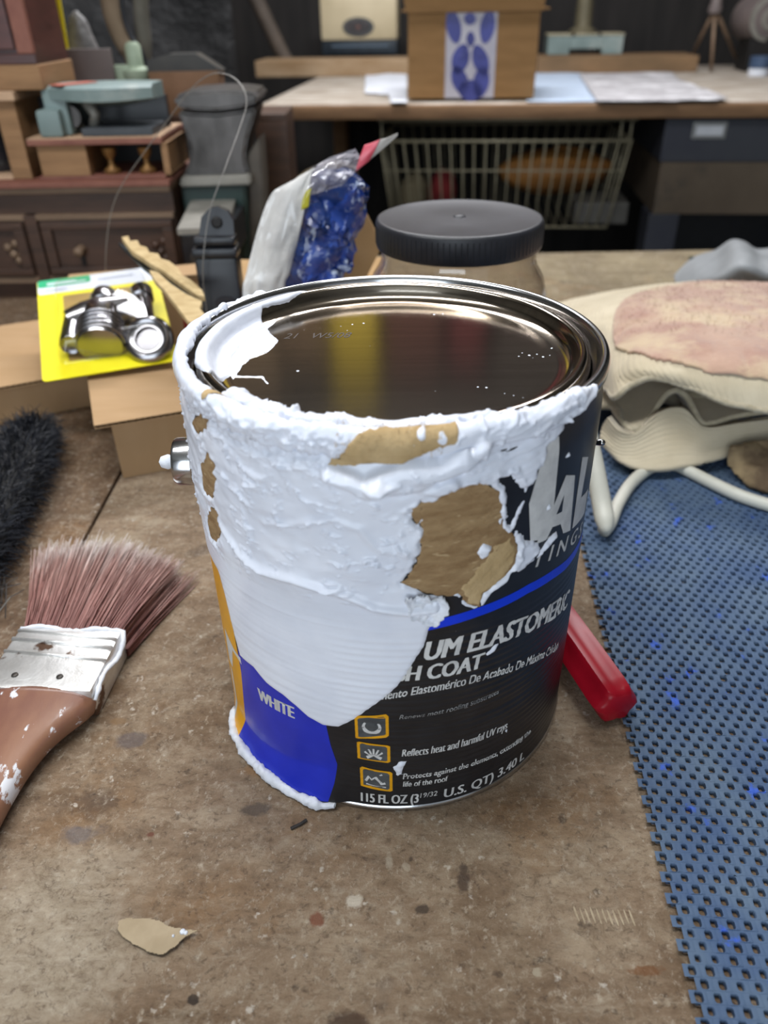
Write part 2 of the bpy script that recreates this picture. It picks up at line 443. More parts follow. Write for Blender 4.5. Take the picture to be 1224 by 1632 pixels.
M_tin = mat('bright_tinplate', 'c9cacc', rough=0.17, metal=1.0, color2='b8babd', scale=25, bump=0.02, bump_scale=300)
M_lid = mat('lid_tinplate', 'b0a598', rough=0.115, metal=1.0, color2='a3998c', scale=60, stretch=(0.2, 6, 1), bump=0.015, bump_scale=500)
M_label = mat('label_black', '17181c', rough=0.33, color2='1f2024', scale=90, bump=0.03, bump_scale=120, spec=0.5)
M_blue = mat('label_blue', '172aae', rough=0.26, color2='1b2fb8', scale=60)
M_stripe = mat('label_stripe_blue', '0a34cc', rough=0.3, color2='0c38d6', scale=60)
M_yel = mat('label_yellow', 'e0a010', rough=0.35, color2='d4960c', scale=60)
M_let = mat('label_letter_white', 'd2d2d0', rough=0.4, color2='bdbdbc', scale=140)
M_let2 = mat('label_letter_worn', '9c9c9c', rough=0.5, color2='6c6c6c', scale=220)
M_icon = mat('label_icon_grey', '3c4043', rough=0.4, color2='585c5e', scale=90)
M_white = mat('white_elastomeric_paint', 'e2e6f0', rough=0.27, color2='d8dde9', scale=35, bump=0.12, bump_scale=260, bump_dist=0.0006, spec=0.5)
M_crust = mat('dried_white_paint', 'e4e7ee', rough=0.6, color2='d0d4dc', scale=120, bump=0.3, bump_scale=500)
M_brown = mat('torn_kraft_paper', '8c7050', rough=0.95, color2='a58a66', scale=130, stretch=(0.6, 1, 2.2), bump=1.0, bump_scale=260, bump_dist=0.0012, spec=0.1, third='bfa680', third_scale=210, third_at=(0.60, 0.68))
M_tan = mat('torn_kraft_fibre', 'bfa67e', rough=0.95, color2='a98f66', scale=60, bump=0.6, bump_scale=350, bump_dist=0.001, spec=0.1)

can = thing('paint_can', (0, 0, 0), 'black and blue gallon paint can smeared with white paint and torn brown paper', 'paint can')
RIM = [(82.5, 176), (82.7, 177.4), (83.6, 178.4), (84.2, 180), (84.3, 182.5), (83.6, 184.3), (82.3, 185), (81, 184.5), (80.2, 183), (79.6, 180.5),
       (78.6, 178.9), (77.5, 179.0), (76.9, 181.3), (75.9, 183), (74.4, 183.7), (72.9, 183.2), (71.9, 181.4), (71.0, 179.4), (69.6, 178.0), (67.2, 177.05), (64, 176.6), (58, 176.5)]
def dense(prof, n):
    return [tuple(p) for p in catmull(np.array([(r, 0, z) for r, z in prof]), n)[:, [0, 2]]]
mb = MB(); mb.lathe([(0, 2.5), (80.2, 2.5), (80.8, 0.2), (83.4, 0.0), (84.3, 0.9), (84.2, 2.2), (83.2, 3.4), (82.0, 4.2), (82.0, 175.5)], 160, caps=False)
mb.lathe(dense([(82.0, 175.5)] + RIM[1:11] + [(78.2, 178.3)], 44), 160, caps=False)
mb.build('can_body', M_tin, can, smooth=True, sharp=50)
mb = MB(); mb.lathe([(77.6, 178.0)] + dense(RIM[11:22], 44) + [(40, 176.5), (0.01, 176.5)], 160, caps=False)
lid = mb.build('lid', M_lid, can, smooth=True)

# label wall
ths = np.arange(-180, 181, 1.5); zs = np.r_[np.arange(3.0, 20, 1.0), np.arange(20, 104, 0.8), np.arange(104, 176.1, 4)]
T, Z = np.meshgrid(ths, zs)
G = on_can(T * ARC, Z); nu = len(ths); V = G.reshape(-1, 3)
F = [(i * nu + j, i * nu + j + 1, (i + 1) * nu + j + 1, (i + 1) * nu + j) for i in range(len(zs) - 1) for j in range(nu - 1)]
label_wall = build('paper_label', V, F, M_label, can, smooth=True)

def flat_to_can(bm, name, material, off, parent, cut=1.6, cutz=1.1):
    xs = [v.co.x for v in bm.verts]; ys = [v.co.y for v in bm.verts]
    for k in np.arange(math.floor(min(xs) / cut) * cut, max(xs), cut):
        bmesh.ops.bisect_plane(bm, geom=bm.verts[:] + bm.edges[:] + bm.faces[:], plane_co=(k, 0, 0), plane_no=(1, 0, 0))
    for k in np.arange(math.floor(min(ys) / cutz) * cutz, max(ys), cutz):
        bmesh.ops.bisect_plane(bm, geom=bm.verts[:] + bm.edges[:] + bm.faces[:], plane_co=(0, k, 0), plane_no=(0, 1, 0))
    bm.verts.index_update()
    A = np.array([v.co.x for v in bm.verts]); Zc = np.array([v.co.y for v in bm.verts])
    V = on_can(A, Zc, off); F = [[v.index for v in f.verts] for f in bm.faces]; bm.free()
    return build(name, V, F, material, parent, smooth=True)
def can_poly(name, poly, material, off, parent=label_wall, holes=()):
    """a printed area: outline in (degrees, mm)"""
    bm = bmesh.new()
    P = [(t * ARC, z) for t, z in poly]
    bm.faces.new([bm.verts.new((x, y, 0)) for x, y in P])
    bmesh.ops.triangulate(bm, faces=bm.faces[:])
    return flat_to_can(bm, name, material, off, parent)
def text_bm(txt, width, height, shear=0.0, bold=0.0, x0=0.0, z0=0.0, slope=0.0, space=1.0, curve=0.0):
    cu = bpy.data.curves.new('lettering', 'FONT'); cu.body = txt; cu.size = 1.0; cu.offset = bold; cu.resolution_u = 3; cu.space_character = space
    ob = bpy.data.objects.new('lettering', cu); COL.objects.link(ob)
    dg = bpy.context.evaluated_depsgraph_get(); dg.update()
    me = bpy.data.meshes.new_from_object(ob.evaluated_get(dg)); bpy.data.objects.remove(ob); bpy.data.curves.remove(cu)
    bm = bmesh.new(); bm.from_mesh(me); bpy.data.meshes.remove(me)
    xs = [v.co.x for v in bm.verts]; ref = 0.69 + 2 * bold
    sx = width / (max(xs) - min(xs)); sy = height / ref; mn = min(xs)
    for v in bm.verts:
        x, y = (v.co.x - mn) * sx, (v.co.y + bold) * sy
        v.co = Vector((x0 + x + shear * y, z0 + y + slope * x + curve * x * x, 0))
    bmesh.ops.triangulate(bm, faces=bm.faces[:])
    return bm
def can_text(txt, t0, t1, z0, h, shear=0.0, bold=0.0, material=None, slope=0.0, off=0.14, space=1.0, curve=0.0):
    wgt = bold * h * 1.5; W_ = (t1 - t0) * ARC - wgt
    bm = text_bm(txt, W_, h, shear, 0.0, t0 * ARC, z0, slope, space, curve)
    if bold > 0:
        for k in range(1, 4):
            b2 = text_bm(txt, W_, h, shear, 0.0, t0 * ARC + wgt * k / 3, z0, slope, space, curve); me_ = bpy.data.meshes.new('t'); b2.to_mesh(me_); b2.free(); bm.from_mesh(me_); bpy.data.meshes.remove(me_)
    return flat_to_can(bm, 'label_lettering', material or M_let, off, label_wall, cut=1.6, cutz=1.4)

can_poly('yellow_panel', [(-82, 4.2), (-60, 4.2), (-58.5, 18), (-55.5, 49), (-55.6, 59), (-56.2, 72), (-57, 83), (-58.5, 92), (-62, 104), (-82, 115)], M_yel, 0.06)
can_poly('white_panel_edge', [(-66.5, 63), (-64.2, 62.6), (-58, 59.5), (-54.2, 59.5), (-54.2, 55.6), (-57, 57), (-60.5, 57), (-64, 42), (-68, 42)], M_let, 0.10)
can_poly('white_panel_edge', [(-70, 4.2), (-67.4, 4.2), (-66.0, 38), (-68.0, 38)], M_let, 0.10)
can_poly('blue_panel', [(-60, 4.2), (-21.0, 4.2), (-19.5, 14), (-18.5, 25.5), (-20, 38), (-20.9, 50), (-23, 72), (-54.5, 72), (-55.4, 58), (-55.5, 49), (-58.5, 18)], M_blue, 0.08)
can_poly('blue_stripe', [(2, 103.4), (20, 106.5), (36, 108.2), (46, 107), (54, 105), (62, 104.5), (110, 104.5), (110, 109.2), (62, 109.2), (54, 109.8), (46, 111.6), (36, 112.6), (20, 110.8), (2, 107.8)], M_stripe, 0.07)
can_text('WHITE', -46.4, -31.2, 44, 7.0, 0.05, 0.09, slope=0.10)
can_text('UM ELASTOMERIC', 6.0, 60.5, 89.6, 9.2, 0.18, 0.075, slope=0.06, curve=-0.0026)
can_text('SH COAT', -1.2, 22.7, 79.6, 7.6, 0.15, 0.075)
can_text('mento Elastomérico De Acabado De Máxima Calidad', -5.4, 57, 69.2, 4.6, 0.16, 0.03, slope=0.23, curve=-0.0039)
can_text('Renews most roofing substrates', 0, 29, 58.2, 2.7, 0.2, 0.0, M_let2, slope=0.06)
can_text('Reflects heat and harmful UV rays', 0.6, 33.6, 35.8, 4.6, 0.1, 0.035, slope=0.05, curve=-0.0012)
can_text('Protects against the elements, extending the', 0.9, 45.4, 21.4, 3.6, 0.1, 0.03, slope=0.03, curve=-0.0010)
can_text('life of the roof', 0.9, 14.2, 16.4, 3.4, 0.1, 0.03)
can_text('115 FL OZ (3', -11.7, 5.6, 5.0, 6.0, 0.02, 0.05)
can_text('19/32', 6.0, 11.2, 8.0, 3.2, 0.1, 0.01)
can_text('U.S. QT) 3.40 L', 13.2, 43.5, 5.4, 5.8, 0.05, 0.05, slope=-0.02)
# the big letters of the name, half hidden by paint
can_poly('label_lettering', [(34.8, 133.3), (42.2, 129.5), (42.4, 145.5), (41.6, 172), (36.8, 173.0), (33, 150)], M_let, 0.13)
can_poly('label_lettering', [(37.1, 130.5), (40.9, 129.8), (43, 134), (46.8, 132.6), (48.9, 126.7), (53.2, 124.6), (51.2, 150.7), (46.3, 154)], M_let, 0.15)
can_poly('label_ground', [(44.0, 138.8), (46.6, 138.3), (46.6, 145.8)], M_label, 0.19)
can_poly('label_ground', [(40.9, 129.6), (43, 134.2), (42.4, 131.0)], M_label, 0.19)
can_poly('label_lettering', [(54.6, 124.2), (66.5, 121.5), (66.5, 133.0), (58.4, 135.5), (59.5, 152.6), (54.5, 156.0)], M_let, 0.13)
can_text('TINGS', 36.0, 65, 119.6, 6.6, 0.25, 0.03, slope=-0.10, space=1.5, curve=-0.0022)
# three small pictograms in yellow frames
def frame_pair(c, w, h, skew):
    t, z = c; W, H = w / 2, h / 2; k = 0.82
    q = lambda s: [(t - W * s, z - H * s - skew * s), (t - W * s * 0.85, z - H * s * 1.04 - skew * s), (t + W * s * 0.85, z - H * s * 1.04 + skew * s), (t + W * s, z - H * s * 0.9 + skew * s),
                   (t + W * s, z + H * s * 0.9 + skew * s), (t + W * s * 0.85, z + H * s * 1.04 + skew * s), (t - W * s * 0.85, z + H * s * 1.04 - skew * s), (t - W * s, z + H * s * 0.9 - skew * s)]
    f = can_poly('icon_frame', q(1.0), M_yel, 0.13); can_poly('icon_ground', q(k), M_icon, 0.17)
for c, w, h, sk in (((-7.6, 53.2), 9.4, 13.0, 1.2), ((-7.3, 37.8), 9.4, 10.5, -0.6), ((-6.8, 20.6), 9.4, 12.5, -1.0)):
    frame_pair(c, w, h, sk)
def can_strip(pts, w, off=0.21):
    P = np.array([(t * ARC, z) for t, z in pts], float); d = np.gradient(P, axis=0); d /= np.maximum(np.linalg.norm(d, axis=1, keepdims=True), 1e-6)
    n = np.stack([-d[:, 1], d[:, 0]], 1); ww = np.asarray(w)[:, None] if np.ndim(w) else w
    poly = np.concatenate([P + n * ww / 2, (P - n * ww / 2)[::-1]])
    can_poly('icon_mark', [(x / ARC, z) for x, z in poly], M_let, off)
can_strip([(-7.6 + 2.3 * math.cos(a), 53.2 + 3.3 * math.sin(a)) for a in np.linspace(math.radians(140), math.radians(400), 16)], [0.8 + 1.0 * math.sin(math.pi * k / 15) for k in range(16)])
for a in np.radians([35, 62, 90, 118, 145]):
    can_strip([(-7.3 + 1.3 * math.cos(a), 35.0 + 2.0 * math.sin(a)), (-7.3 + 3.1 * math.cos(a), 35.0 + 5.4 * math.sin(a))], 0.8)
can_strip([(-9.3, 34.6), (-7.3, 36.2), (-5.1, 34.4)], 1.5)
can_strip([(-10.0, 19.0), (-9.0, 22.2), (-8.2, 20.4), (-7.0, 22.0), (-5.2, 18.0), (-4.2, 18.6)], 1.3)
can_strip([(-9.8, 17.6), (-6.8, 16.2), (-4.0, 15.8)], 0.8)
can_strip([(-5.8, 23.6), (-5.0, 24.2)], 0.9)

# --- white paint, laid over the wall, the rim and the lid ring
RD = np.array(dense(RIM, 140)); RL = np.r_[0, np.cumsum(np.linalg.norm(np.diff(RD, axis=0), axis=1))]
def s_at(r, z): return 176 + RL[np.argmin((RD[:, 0] - r) ** 2 + (RD[:, 1] - z) ** 2)]
S_OUT, S_BEAD, S_IN, S_CH, S_RING, S_RIN, S_FLAT = s_at(84.3, 182.0), s_at(82.3, 185), s_at(80.2, 183), s_at(78, 178.9), s_at(74.4, 183.7), s_at(71.5, 180.2), s_at(67.6, 177.1)
S_MAX = 176 + RL[-1]
def prof_pt(th, s):
    side = s <= 176
    r = np.where(side, rad(th, np.minimum(s, 176)), np.interp(s - 176, RL, RD[:, 0]))
    z = np.where(side, s, np.interp(s - 176, RL, RD[:, 1]))
    e = 0.6
    def rz(q): return np.where(q <= 176, RW, np.interp(q - 176, RL, RD[:, 0])), np.where(q <= 176, q, np.interp(q - 176, RL, RD[:, 1]))
    r0, z0 = rz(s - e); r1, z1 = rz(s + e)
    dr, dz = r1 - r0, z1 - z0; L = np.maximum(np.hypot(dr, dz), 1e-9)
    return r, z, dz / L, -dr / L
def coat(name, th0, th1, s_list, fn, material, dth=0.4, parent=None, keep=-0.8):
    th = np.arange(th0, th1 + 1e-6, dth); T, S = np.meshgrid(th, s_list)
    sd, disp = fn(T * ARC, S, T)
    r, z, nr, nz = prof_pt(T, S)
    r = r + nr * disp; z = z + nz * disp; a = np.radians(T)
    V = np.stack([r * np.sin(a), -r * np.cos(a), z], -1).reshape(-1, 3); nu = len(th)
    ok = sd > keep
    q = (ok[:-1, :-1] & ok[1:, :-1] & ok[:-1, 1:] & ok[1:, 1:])
    ii, jj = np.nonzero(q); a0 = ii * nu + jj
    F = np.stack([a0, a0 + 1, a0 + nu + 1, a0 + nu], 1)
    used, inv = np.unique(F.ravel(), return_inverse=True)
    return build(name, V[used], inv.reshape(-1, 4).tolist(), material, parent or can, smooth=True)

def upd(P):
    return [(t * 0.965, z + (1.8 * (1 - float(sstep(148, 176, z))) if z < 176 else 0.0)) for t, z in P]
BROWN = [
    [(5.5, 157.9), (8.1, 158.7), (11.8, 160.4), (14.7, 163.4), (18.5, 164), (21.9, 161.2), (24.6, 157.7), (25.9, 149.6), (26.3, 142.9), (29.5, 137.3), (31.5, 130.7), (31.3, 125.2),
     (28.6, 121), (25.8, 118.1), (22.2, 115.6), (21.6, 109.9), (17.9, 113), (15.2, 118.4), (10.3, 118.4), (5.5, 122.3), (0.8, 125.5), (3.1, 129.5), (5.4, 137.4), (5.6, 146.6), (6, 151.6)],
    [(-60, 151), (-54, 160), (-50, 159.5), (-52, 149), (-55, 141), (-61, 140)],
    [(-63, 124), (-59, 133), (-52, 138), (-53, 128), (-57, 119), (-63, 117)],
    [(-62.0, 168.0), (-55.5, 176.0), (-51.5, 175.5), (-53.0, 171.0), (-58, 166.5)],
    [(2.6, 155.0), (5.4, 159), (6.0, 153), (4.4, 150)],
]
BROWN = [upd(BROWN[0])] + BROWN[1:4] + [upd(BROWN[4])]
BROWN_R = [wobble([(t * ARC, s) for t, s in P], 0.35, 1.6, 5 + i) for i, P in enumerate(BROWN)]
STRIP = [(-15.4, 173.5), (-12.0, 179.5), (-10, S_OUT + 1), (-6, S_BEAD + 0.5), (0, S_BEAD + 1.0), (4, S_BEAD + 1.5), (6.5, S_BEAD + 3.5), (8.5, S_BEAD + 5.0), (9.2, S_BEAD + 1.5),
         (13.5, S_BEAD + 1.0), (12.5, S_OUT), (9.5, 181.0), (5, 179.5), (1, 177.5), (-5, 176.2), (-10, 174.5)]
STRIP_R = wobble([(t * ARC, s) for t, s in STRIP], 0.3, 1.3, 33)
MAIN_LOW = [(-118, 106), (-85, 104), (-72, 102), (-66, 101.5), (-60.5, 101), (-58.7, 92.2), (-57.2, 80), (-56.2, 71.8), (-54.3, 60.5), (-46.4, 61.9), (-41.1, 58), (-35, 56.9), (-30.7, 54.2), (-26.7, 50.4), (-21.8, 48.3), (-17, 49.7), (-12.3, 55.9),
            (-7.8, 63.5), (-4, 69.3), (-0.7, 75.2), (2, 81.8), (4.7, 90.6), (6.8, 96.6), (7.8, 104.1)]
MAIN = [(9.6, 107), (11.6, 112), (11.0, 117.5), (14.6, 117.0), (16.2, 112.2), (19.8, 108.3), (22.9, 109), (24.8, 114),
        (28, 116.6), (31, 120), (34.9, 119.6), (38.2, 121.2), (40.8, 125.2), (38.6, 130), (34.4, 133.4), (31.6, 139.5), (27.8, 143), (27.2, 150), (26.6, 156), (25.4, 160), (24.4, 164), (28, 164.5), (30.5, 159), (32.6, 154.6), (34.6, 157),
        (36.6, 163), (38.6, 169.5), (42.2, 172.4), (45.5, 174.6), (49, 176.6), (56.5, 181.5), (57, S_OUT + 2), (52, S_BEAD + 1), (44, S_BEAD + 3), (36, S_IN + 2), (30, S_CH), (26, S_RIN - 1), (15, S_FLAT - 1.5), (5, S_FLAT - 0.6), (-12, S_FLAT - 0.2), (-28, S_FLAT + 0.4),
        (-42, S_FLAT + 0.2), (-47, S_RIN), (-53, S_RING), (-56, S_CH), (-60, S_IN + 1.2), (-72, S_IN + 1.6), (-84, S_IN + 0.2), (-90, S_IN + 1.5), (-104, S_IN), (-122, S_BEAD + 1.5), (-142, S_BEAD), (-142, S_OUT - 2), (-128, 177), (-120, 140)]
MAIN = MAIN_LOW + upd(MAIN)
FLAKES = [[(27.4, 139), (29, 142.5), (30.6, 149), (32.6, 151.6), (33.2, 149.8), (31.6, 145.5), (30.4, 140.2), (28.4, 137.4)],
          [(39.2, 120.8), (42, 122.6), (46, 125.6), (47.4, 129), (44, 128.2), (40, 124.6)],
          [(19.2, 135.2), (21.3, 137.6), (24, 135.9), (22.4, 131.1), (20.4, 130.1)],
          [(24.8, 146), (26.2, 148.6), (26.6, 145), (25.4, 143.6)],
          [(24.0, 84.4), (27.4, 88.0), (29.6, 87.2), (27.6, 83.4), (26.2, 81.8), (24.8, 82.6)],
          [(12.0, 101.0), (15.4, 100.6), (16.2, 98.8), (13.0, 99.4)],
          [(-2.6, 27.4), (-0.2, 31.0), (2.4, 31.6), (3.4, 34), (1.8, 28.6), (1.2, 22.4), (-0.8, 21.4)],
          [(-18.0, 9.4), (-12.0, 13.0), (-11.4, 14.2), (-16.0, 11.6)],
          [(40.6, 143.2), (42.2, 144.6), (42.6, 141.8), (41, 140.8)],
          [(-2.0, 44.8), (0.4, 44.2), (-0.4, 43.2)], [(17.0, 62.2), (18.4, 62.0), (17.8, 61.0)], [(33.8, 32.8), (35.2, 33.8), (35.4, 30.2), (34.8, 28.2), (34.4, 31.2)],
          [(3.2, 60.8), (3.8, 61.6), (4.4, 60.6)], [(43.5, 96), (45.5, 99), (45.0, 96.4)], [(47, 161), (48, 162), (48, 160.6)], [(24.5, 26), (25, 27), (25.5, 26)]]
FLAKES = [upd(P) for P in FLAKES]
arcp = lambda P: [(t * ARC, s) for t, s in P]
RIDGE = arcp(upd([(-52, 129), (-46, 124), (-37.3, 120.7), (-26.9, 122.7), (-14.9, 120.6), (-5.5, 114.8), (2.4, 113.0), (9, 113.5)]))
RIDGE2 = arcp(upd([(-34, 143), (-24, 147), (-15, 152), (-9, 149), (-5, 141), (2, 138)]))
BLOB1 = arcp(upd([(-15, 170.5), (-10, 168.5), (-6.5, 165.6), (-4.8, 167.5)]))
BLOB2 = arcp(upd([(-4.8, 168.4), (1, 172.5), (9.4, 171.5), (14.5, 174.0), (19, 178)]))
BLOB3 = arcp(upd([(-2, 166), (4, 166.8), (9, 164.5), (12, 165.5)]))
def main_paint(A, S, T):
    sd = sdist(A, S, arcp(MAIN))
    up = sstep(108, 126, S)
    for P in BROWN_R: sd = np.minimum(sd, -sdist(A, S, P))
    sd = np.maximum(sd, -9)
    rag = (fbm(A / 2.6, S / 2.6, 2, 3) - 0.5) * (0.25 + 3.0 * up)
    sd = sd + rag
    for i, P in enumerate(FLAKES):
        sd = np.maximum(sd, sdist(A, S, arcp(P)) + (fbm(A / 1.6, S / 1.6, 3, 3) - 0.5) * 1.6)
    thick = 0.65 + 0.55 * up
    t = -0.35 + (thick + 0.35) * sstep(-0.35, 2.2, sd)
    w = sstep(0.2, 3.0, sd); side = 1 - sstep(176, 180, S)
    body = up * w
    lump = (fbm(A / 17, S / 11, 1, 3) - 0.5) * 3.6 + (fbm(A / 6.5, S / 4.5, 4, 2) - 0.45) * 0.7
    crk = np.maximum(ridged(A / 8.5 + 0.6 * fbm(A / 6, S / 6, 5), S / 6.0, 3, 3) - 0.80, 0) * 9.0 * sstep(0.42, 0.6, fbm(A / 20, S / 14, 6, 2))
    t = t + body * (0.7 * lump + np.minimum(crk, 1.3) + np.maximum(ridged(A / 4.2 + S / 9, S / 2.8, 7, 2) - 0.83, 0) * 6.0 * sstep(0.53, 0.62, fbm(A / 11 + 7, S / 9, 2, 2)))
    t = t + w * (1 - up) * ((fbm(A / 40 + S / 30, S / 1.7, 5, 3) - 0.5) * 0.26 + (fbm(A / 30, S / 22, 6, 2) - 0.5) * 0.9)
    wr = 0.5 + 0.5 * sstep(-55, -35, T)
    dR = pdist(A, S, RIDGE); t = t + w * wr * 2.0 * np.exp(-(dR / 1.7) ** 2)
    t = t + w * 0.7 * np.exp(-(pdist(A, S, RIDGE2) / 1.4) ** 2)
    for ln, h, wd in ((BLOB1, 3.6, 2.8), (BLOB2, 3.4, 3.2), (BLOB3, 2.0, 2.6)):
        t = t + sstep(0, 2, sd) * h * np.exp(-(pdist(A, S, ln) / wd) ** 4)
    t = t - 1.0 * w * np.exp(-(pdist(A, S, arcp([(-2, 164.5), (5, 165.2), (10, 168.6), (14, 170)])) / 1.2) ** 2)
    crust = sstep(166, 174, S) * sstep(-62, -48, T) * (1 - sstep(-14, -8, T)) * (1 - sstep(S_RIN - 1, S_FLAT, S))
    t = t + w * crust * (np.maximum(fbm(A / 4.0, S / 2.2, 0, 4) - 0.45, -0.1) * 3.2 + np.maximum(ridged(A / 6, S / 2.4, 2) - 0.74, 0) * 5)
    rt = sstep(160, 170, S) * sstep(14, 20, T)
    t = t + w * rt * ((fbm(A / 16 + S / 9, S / 1.5 - A / 9, 1, 3) - 0.5) * 2.2)
    edge = np.exp(-((sd - 1.2) / 1.2) ** 2) * up
    t = t + edge * np.maximum(fbm(A / 4, S / 4, 6, 2) - 0.45, 0) * 3.0
    return sd, t
s_side = np.r_[np.arange(5, 104, 0.75), np.arange(104, 176, 0.5), np.arange(176, S_FLAT + 3, 0.45)]
coat('white_paint', -142, 58, s_side, main_paint, M_white, dth=0.42)

def ring_paint(A, S, T):
    inner = np.interp(T, [-152, -140, -128, -122, -112, -76, -70, -66], [S_RING - 1, S_RIN - 1, S_RIN - 2, S_FLAT + 3, S_FLAT + 4, S_FLAT + 4, S_FLAT, S_RING])
    outer = np.interp(T, [-152, -140, -76, -66], [S_RING, S_CH + 3.2, S_CH + 2.6, S_RING])
    sd = np.minimum(np.minimum(inner - S, S - outer), np.minimum((T + 150) * 1.2, (-66 - T) * 1.2)) + (fbm(A / 4, S / 4, 3, 3) - 0.5) * 1.5
    return sd, -0.3 + 1.2 * sstep(-0.3, 1.6, sd) + (fbm(A / 12, S / 5, 1, 3) - 0.5) * 0.5
coat('white_paint', -152, -62, np.arange(S_CH + 1, S_MAX, 0.45), ring_paint, M_white, dth=0.5)

def lid_film(poly, t, name='white_paint', rag=1.2, step=0.6, seed=1):
    P = np.array(poly); x = np.arange(P[:, 0].min() - 2, P[:, 0].max() + 2, step); y = np.arange(P[:, 1].min() - 2, P[:, 1].max() + 2, step)
    X, Y = np.meshgrid(x, y); sd = sdist(X, Y, P) + (fbm(X / 3, Y / 3, seed, 3) - 0.5) * rag
    Zh = 176.5 - 0.2 + (t + 0.2) * sstep(-0.2, 1.0, sd) + (fbm(X / 10, Y / 10, seed + 1, 2) - 0.5) * 0.3 * sstep(0, 2, sd)
    ok = sd > -0.5; q = ok[:-1, :-1] & ok[1:, :-1] & ok[:-1, 1:] & ok[1:, 1:]; nu = len(x)
    ii, jj = np.nonzero(q); a0 = ii * nu + jj; F = np.stack([a0, a0 + 1, a0 + nu + 1, a0 + nu], 1)
    used, inv = np.unique(F.ravel(), return_inverse=True); V = np.stack([X, Y, Zh], -1).reshape(-1, 3)
    return build(name, V[used], inv.reshape(-1, 4).tolist(), M_white, lid, smooth=True)
lid_film([(-61, -20), (-66, -12), (-68, 0), (-67, 20), (-60, 38), (-53, 46), (-50, 44.5), (-54, 34), (-52.7, 29.7), (-47.5, 20), (-49, 12), (-51.3, 6.6), (-56.9, 0.2), (-59.5, -8), (-60, -16)], 0.6)
lid_film([(-62.5, -18.2), (-50.7, -19.0), (-47.6, -25), (-46.8, -24.6), (-49.6, -17.6), (-62, -16.4)], 0.5, rag=0.5, step=0.4)
lid_film([(20, -54.2), (22, -56.2), (29, -60), (33, -62), (33, -58.5), (26, -54)], 0.7, rag=0.6, step=0.4)
for sx, sy, r in [(52.5, 1, .8), (55, -1.6, 1.0), (58, -0.6, .8), (60, -3.5, .9), (63, -2, .7), (50.5, -2.4, .7), (64, -5, .6), (65.2, 5, 1.3), (56, -4.2, .6), (47.5, 4, .4), (-22, 36, .7), (-17, 38, .8), (-31, 34, .6), (-38, 32, .5),
                  (-12, 39, .8), (-19, 30.5, .7), (-37, -13, 1.0), (-9, 12, .5), (20, 49, .9), (24, 49.6, .8), (31, -31, .7), (34, -31.6, .8), (15, -34, .5), (-19, -46, .5), (6, -28, .4), (40, -37, .7), (43, -39, .7), (46, -41, .7), (14, 20, .4), (-24, -26, .4), (2, -10, .4), (-6, -42, .4)]:
    a = np.linspace(0, 2 * math.pi, 7)[:-1] + random.random()
    lid_film([(sx + r * (0.7 + 0.6 * random.random()) * math.cos(q), sy + r * (0.7 + 0.6 * random.random()) * math.sin(q)) for q in a], 0.35, 'paint_speck', rag=0.2, step=0.3)
# faint ink-jet code printed on the lid
bm = text_bm('21   W5/08', 28, 6.0, 0.25, 0.0)
bm.verts.index_update()
V = [(-46 + v.co.x, 22.0 + v.co.y, 176.56) for v in bm.verts]; F = [[v.index for v in f.verts] for f in bm.faces]; bm.free()
build('ink_print', V, F, mat('ink_dark', '33261d', rough=0.6), lid)

# --- torn brown paper stuck in the paint
def paper_coat(P, base, amp, seed):
    def fn(A, S, T):
        sd = sdist(A, S, P) + (fbm(A / 1.3, S / 1.3, seed, 2) - 0.5) * 0.7
        disp = base + (fbm(A / 9, S / 9, seed, 3) - 0.5) * amp + (fbm((A + S) / 12, (A - S) / 2.0, seed + 1, 3) - 0.5) * amp * 0.6 - 0.5 * (1 - sstep(-0.4, 0.5, sd))
        return sd, disp
    return fn
for i, (P, R_) in enumerate(zip(BROWN, BROWN_R)):
    big = [(x * 1.0, y) for x, y in R_]
    t0, t1 = min(p[0] for p in P) - 2, max(p[0] for p in P) + 2; s0, s1 = min(p[1] for p in P) - 2, max(p[1] for p in P) + 2
    cen = np.mean(R_, axis=0); grow = [tuple(cen + (np.array(p) - cen) * (1.03 if i == 0 else 1.12)) for p in R_]
    coat('torn_paper', t0, t1, np.arange(s0, s1, 0.5), paper_coat(grow, 0.35, 0.5, i), M_brown, dth=0.35, keep=-0.3)
LIGHT = wobble(arcp(upd([(16, 120.0), (20, 126.6), (22.4, 131.1), (24.9, 136), (29.0, 137.0), (31.0, 130.7), (30.8, 125.2), (28.2, 121.2), (25.4, 118.4), (22, 115.8), (21.2, 110.6), (18.2, 113.4)])), 0.4, 1.5, 9)
coat('torn_paper', 14, 33, np.arange(109, 142, 0.45), paper_coat(LIGHT, 0.75, 0.8, 3), M_tan, dth=0.32, keep=-0.3)
coat('torn_paper', -17, 15, np.arange(171, S_BEAD + 7, 0.4), lambda A, S, T: (lambda sd: (sd, 1.9 + 1.6 * sstep(184, 176, S) * np.exp(-((T + 3) / 9) ** 2) + (fbm(A / 6, S / 5, 3, 4) - 0.5) * 1.6 - 1.2 * (1 - sstep(-0.3, 0.6, sd))))(sdist(A, S, STRIP_R) + (fbm(A / 1.2, S / 1.2, 4, 2) - 0.5) * 0.8), M_tan, dth=0.3, keep=-0.3)
RIMBIT = wobble(arcp([(-50, S_RIN - 1), (-46, S_FLAT + 1), (-41.5, S_FLAT + 2.5), (-40, S_FLAT), (-44, S_RIN - 2), (-47, S_RING - 1), (-51, S_RING)]), 0.3, 1.4, 15)
coat('torn_paper', -53, -38, np.arange(S_CH, S_MAX - 1, 0.4), paper_coat(RIMBIT, 1.2, 1.0, 2), M_tan, dth=0.3, keep=-0.3)
RIMBIT2 = wobble(arcp([(-53, S_BEAD), (-50, S_IN + 1), (-46.5, S_CH), (-47.5, S_BEAD + 2), (-50, S_BEAD - 2)]), 0.3, 1.4, 16)
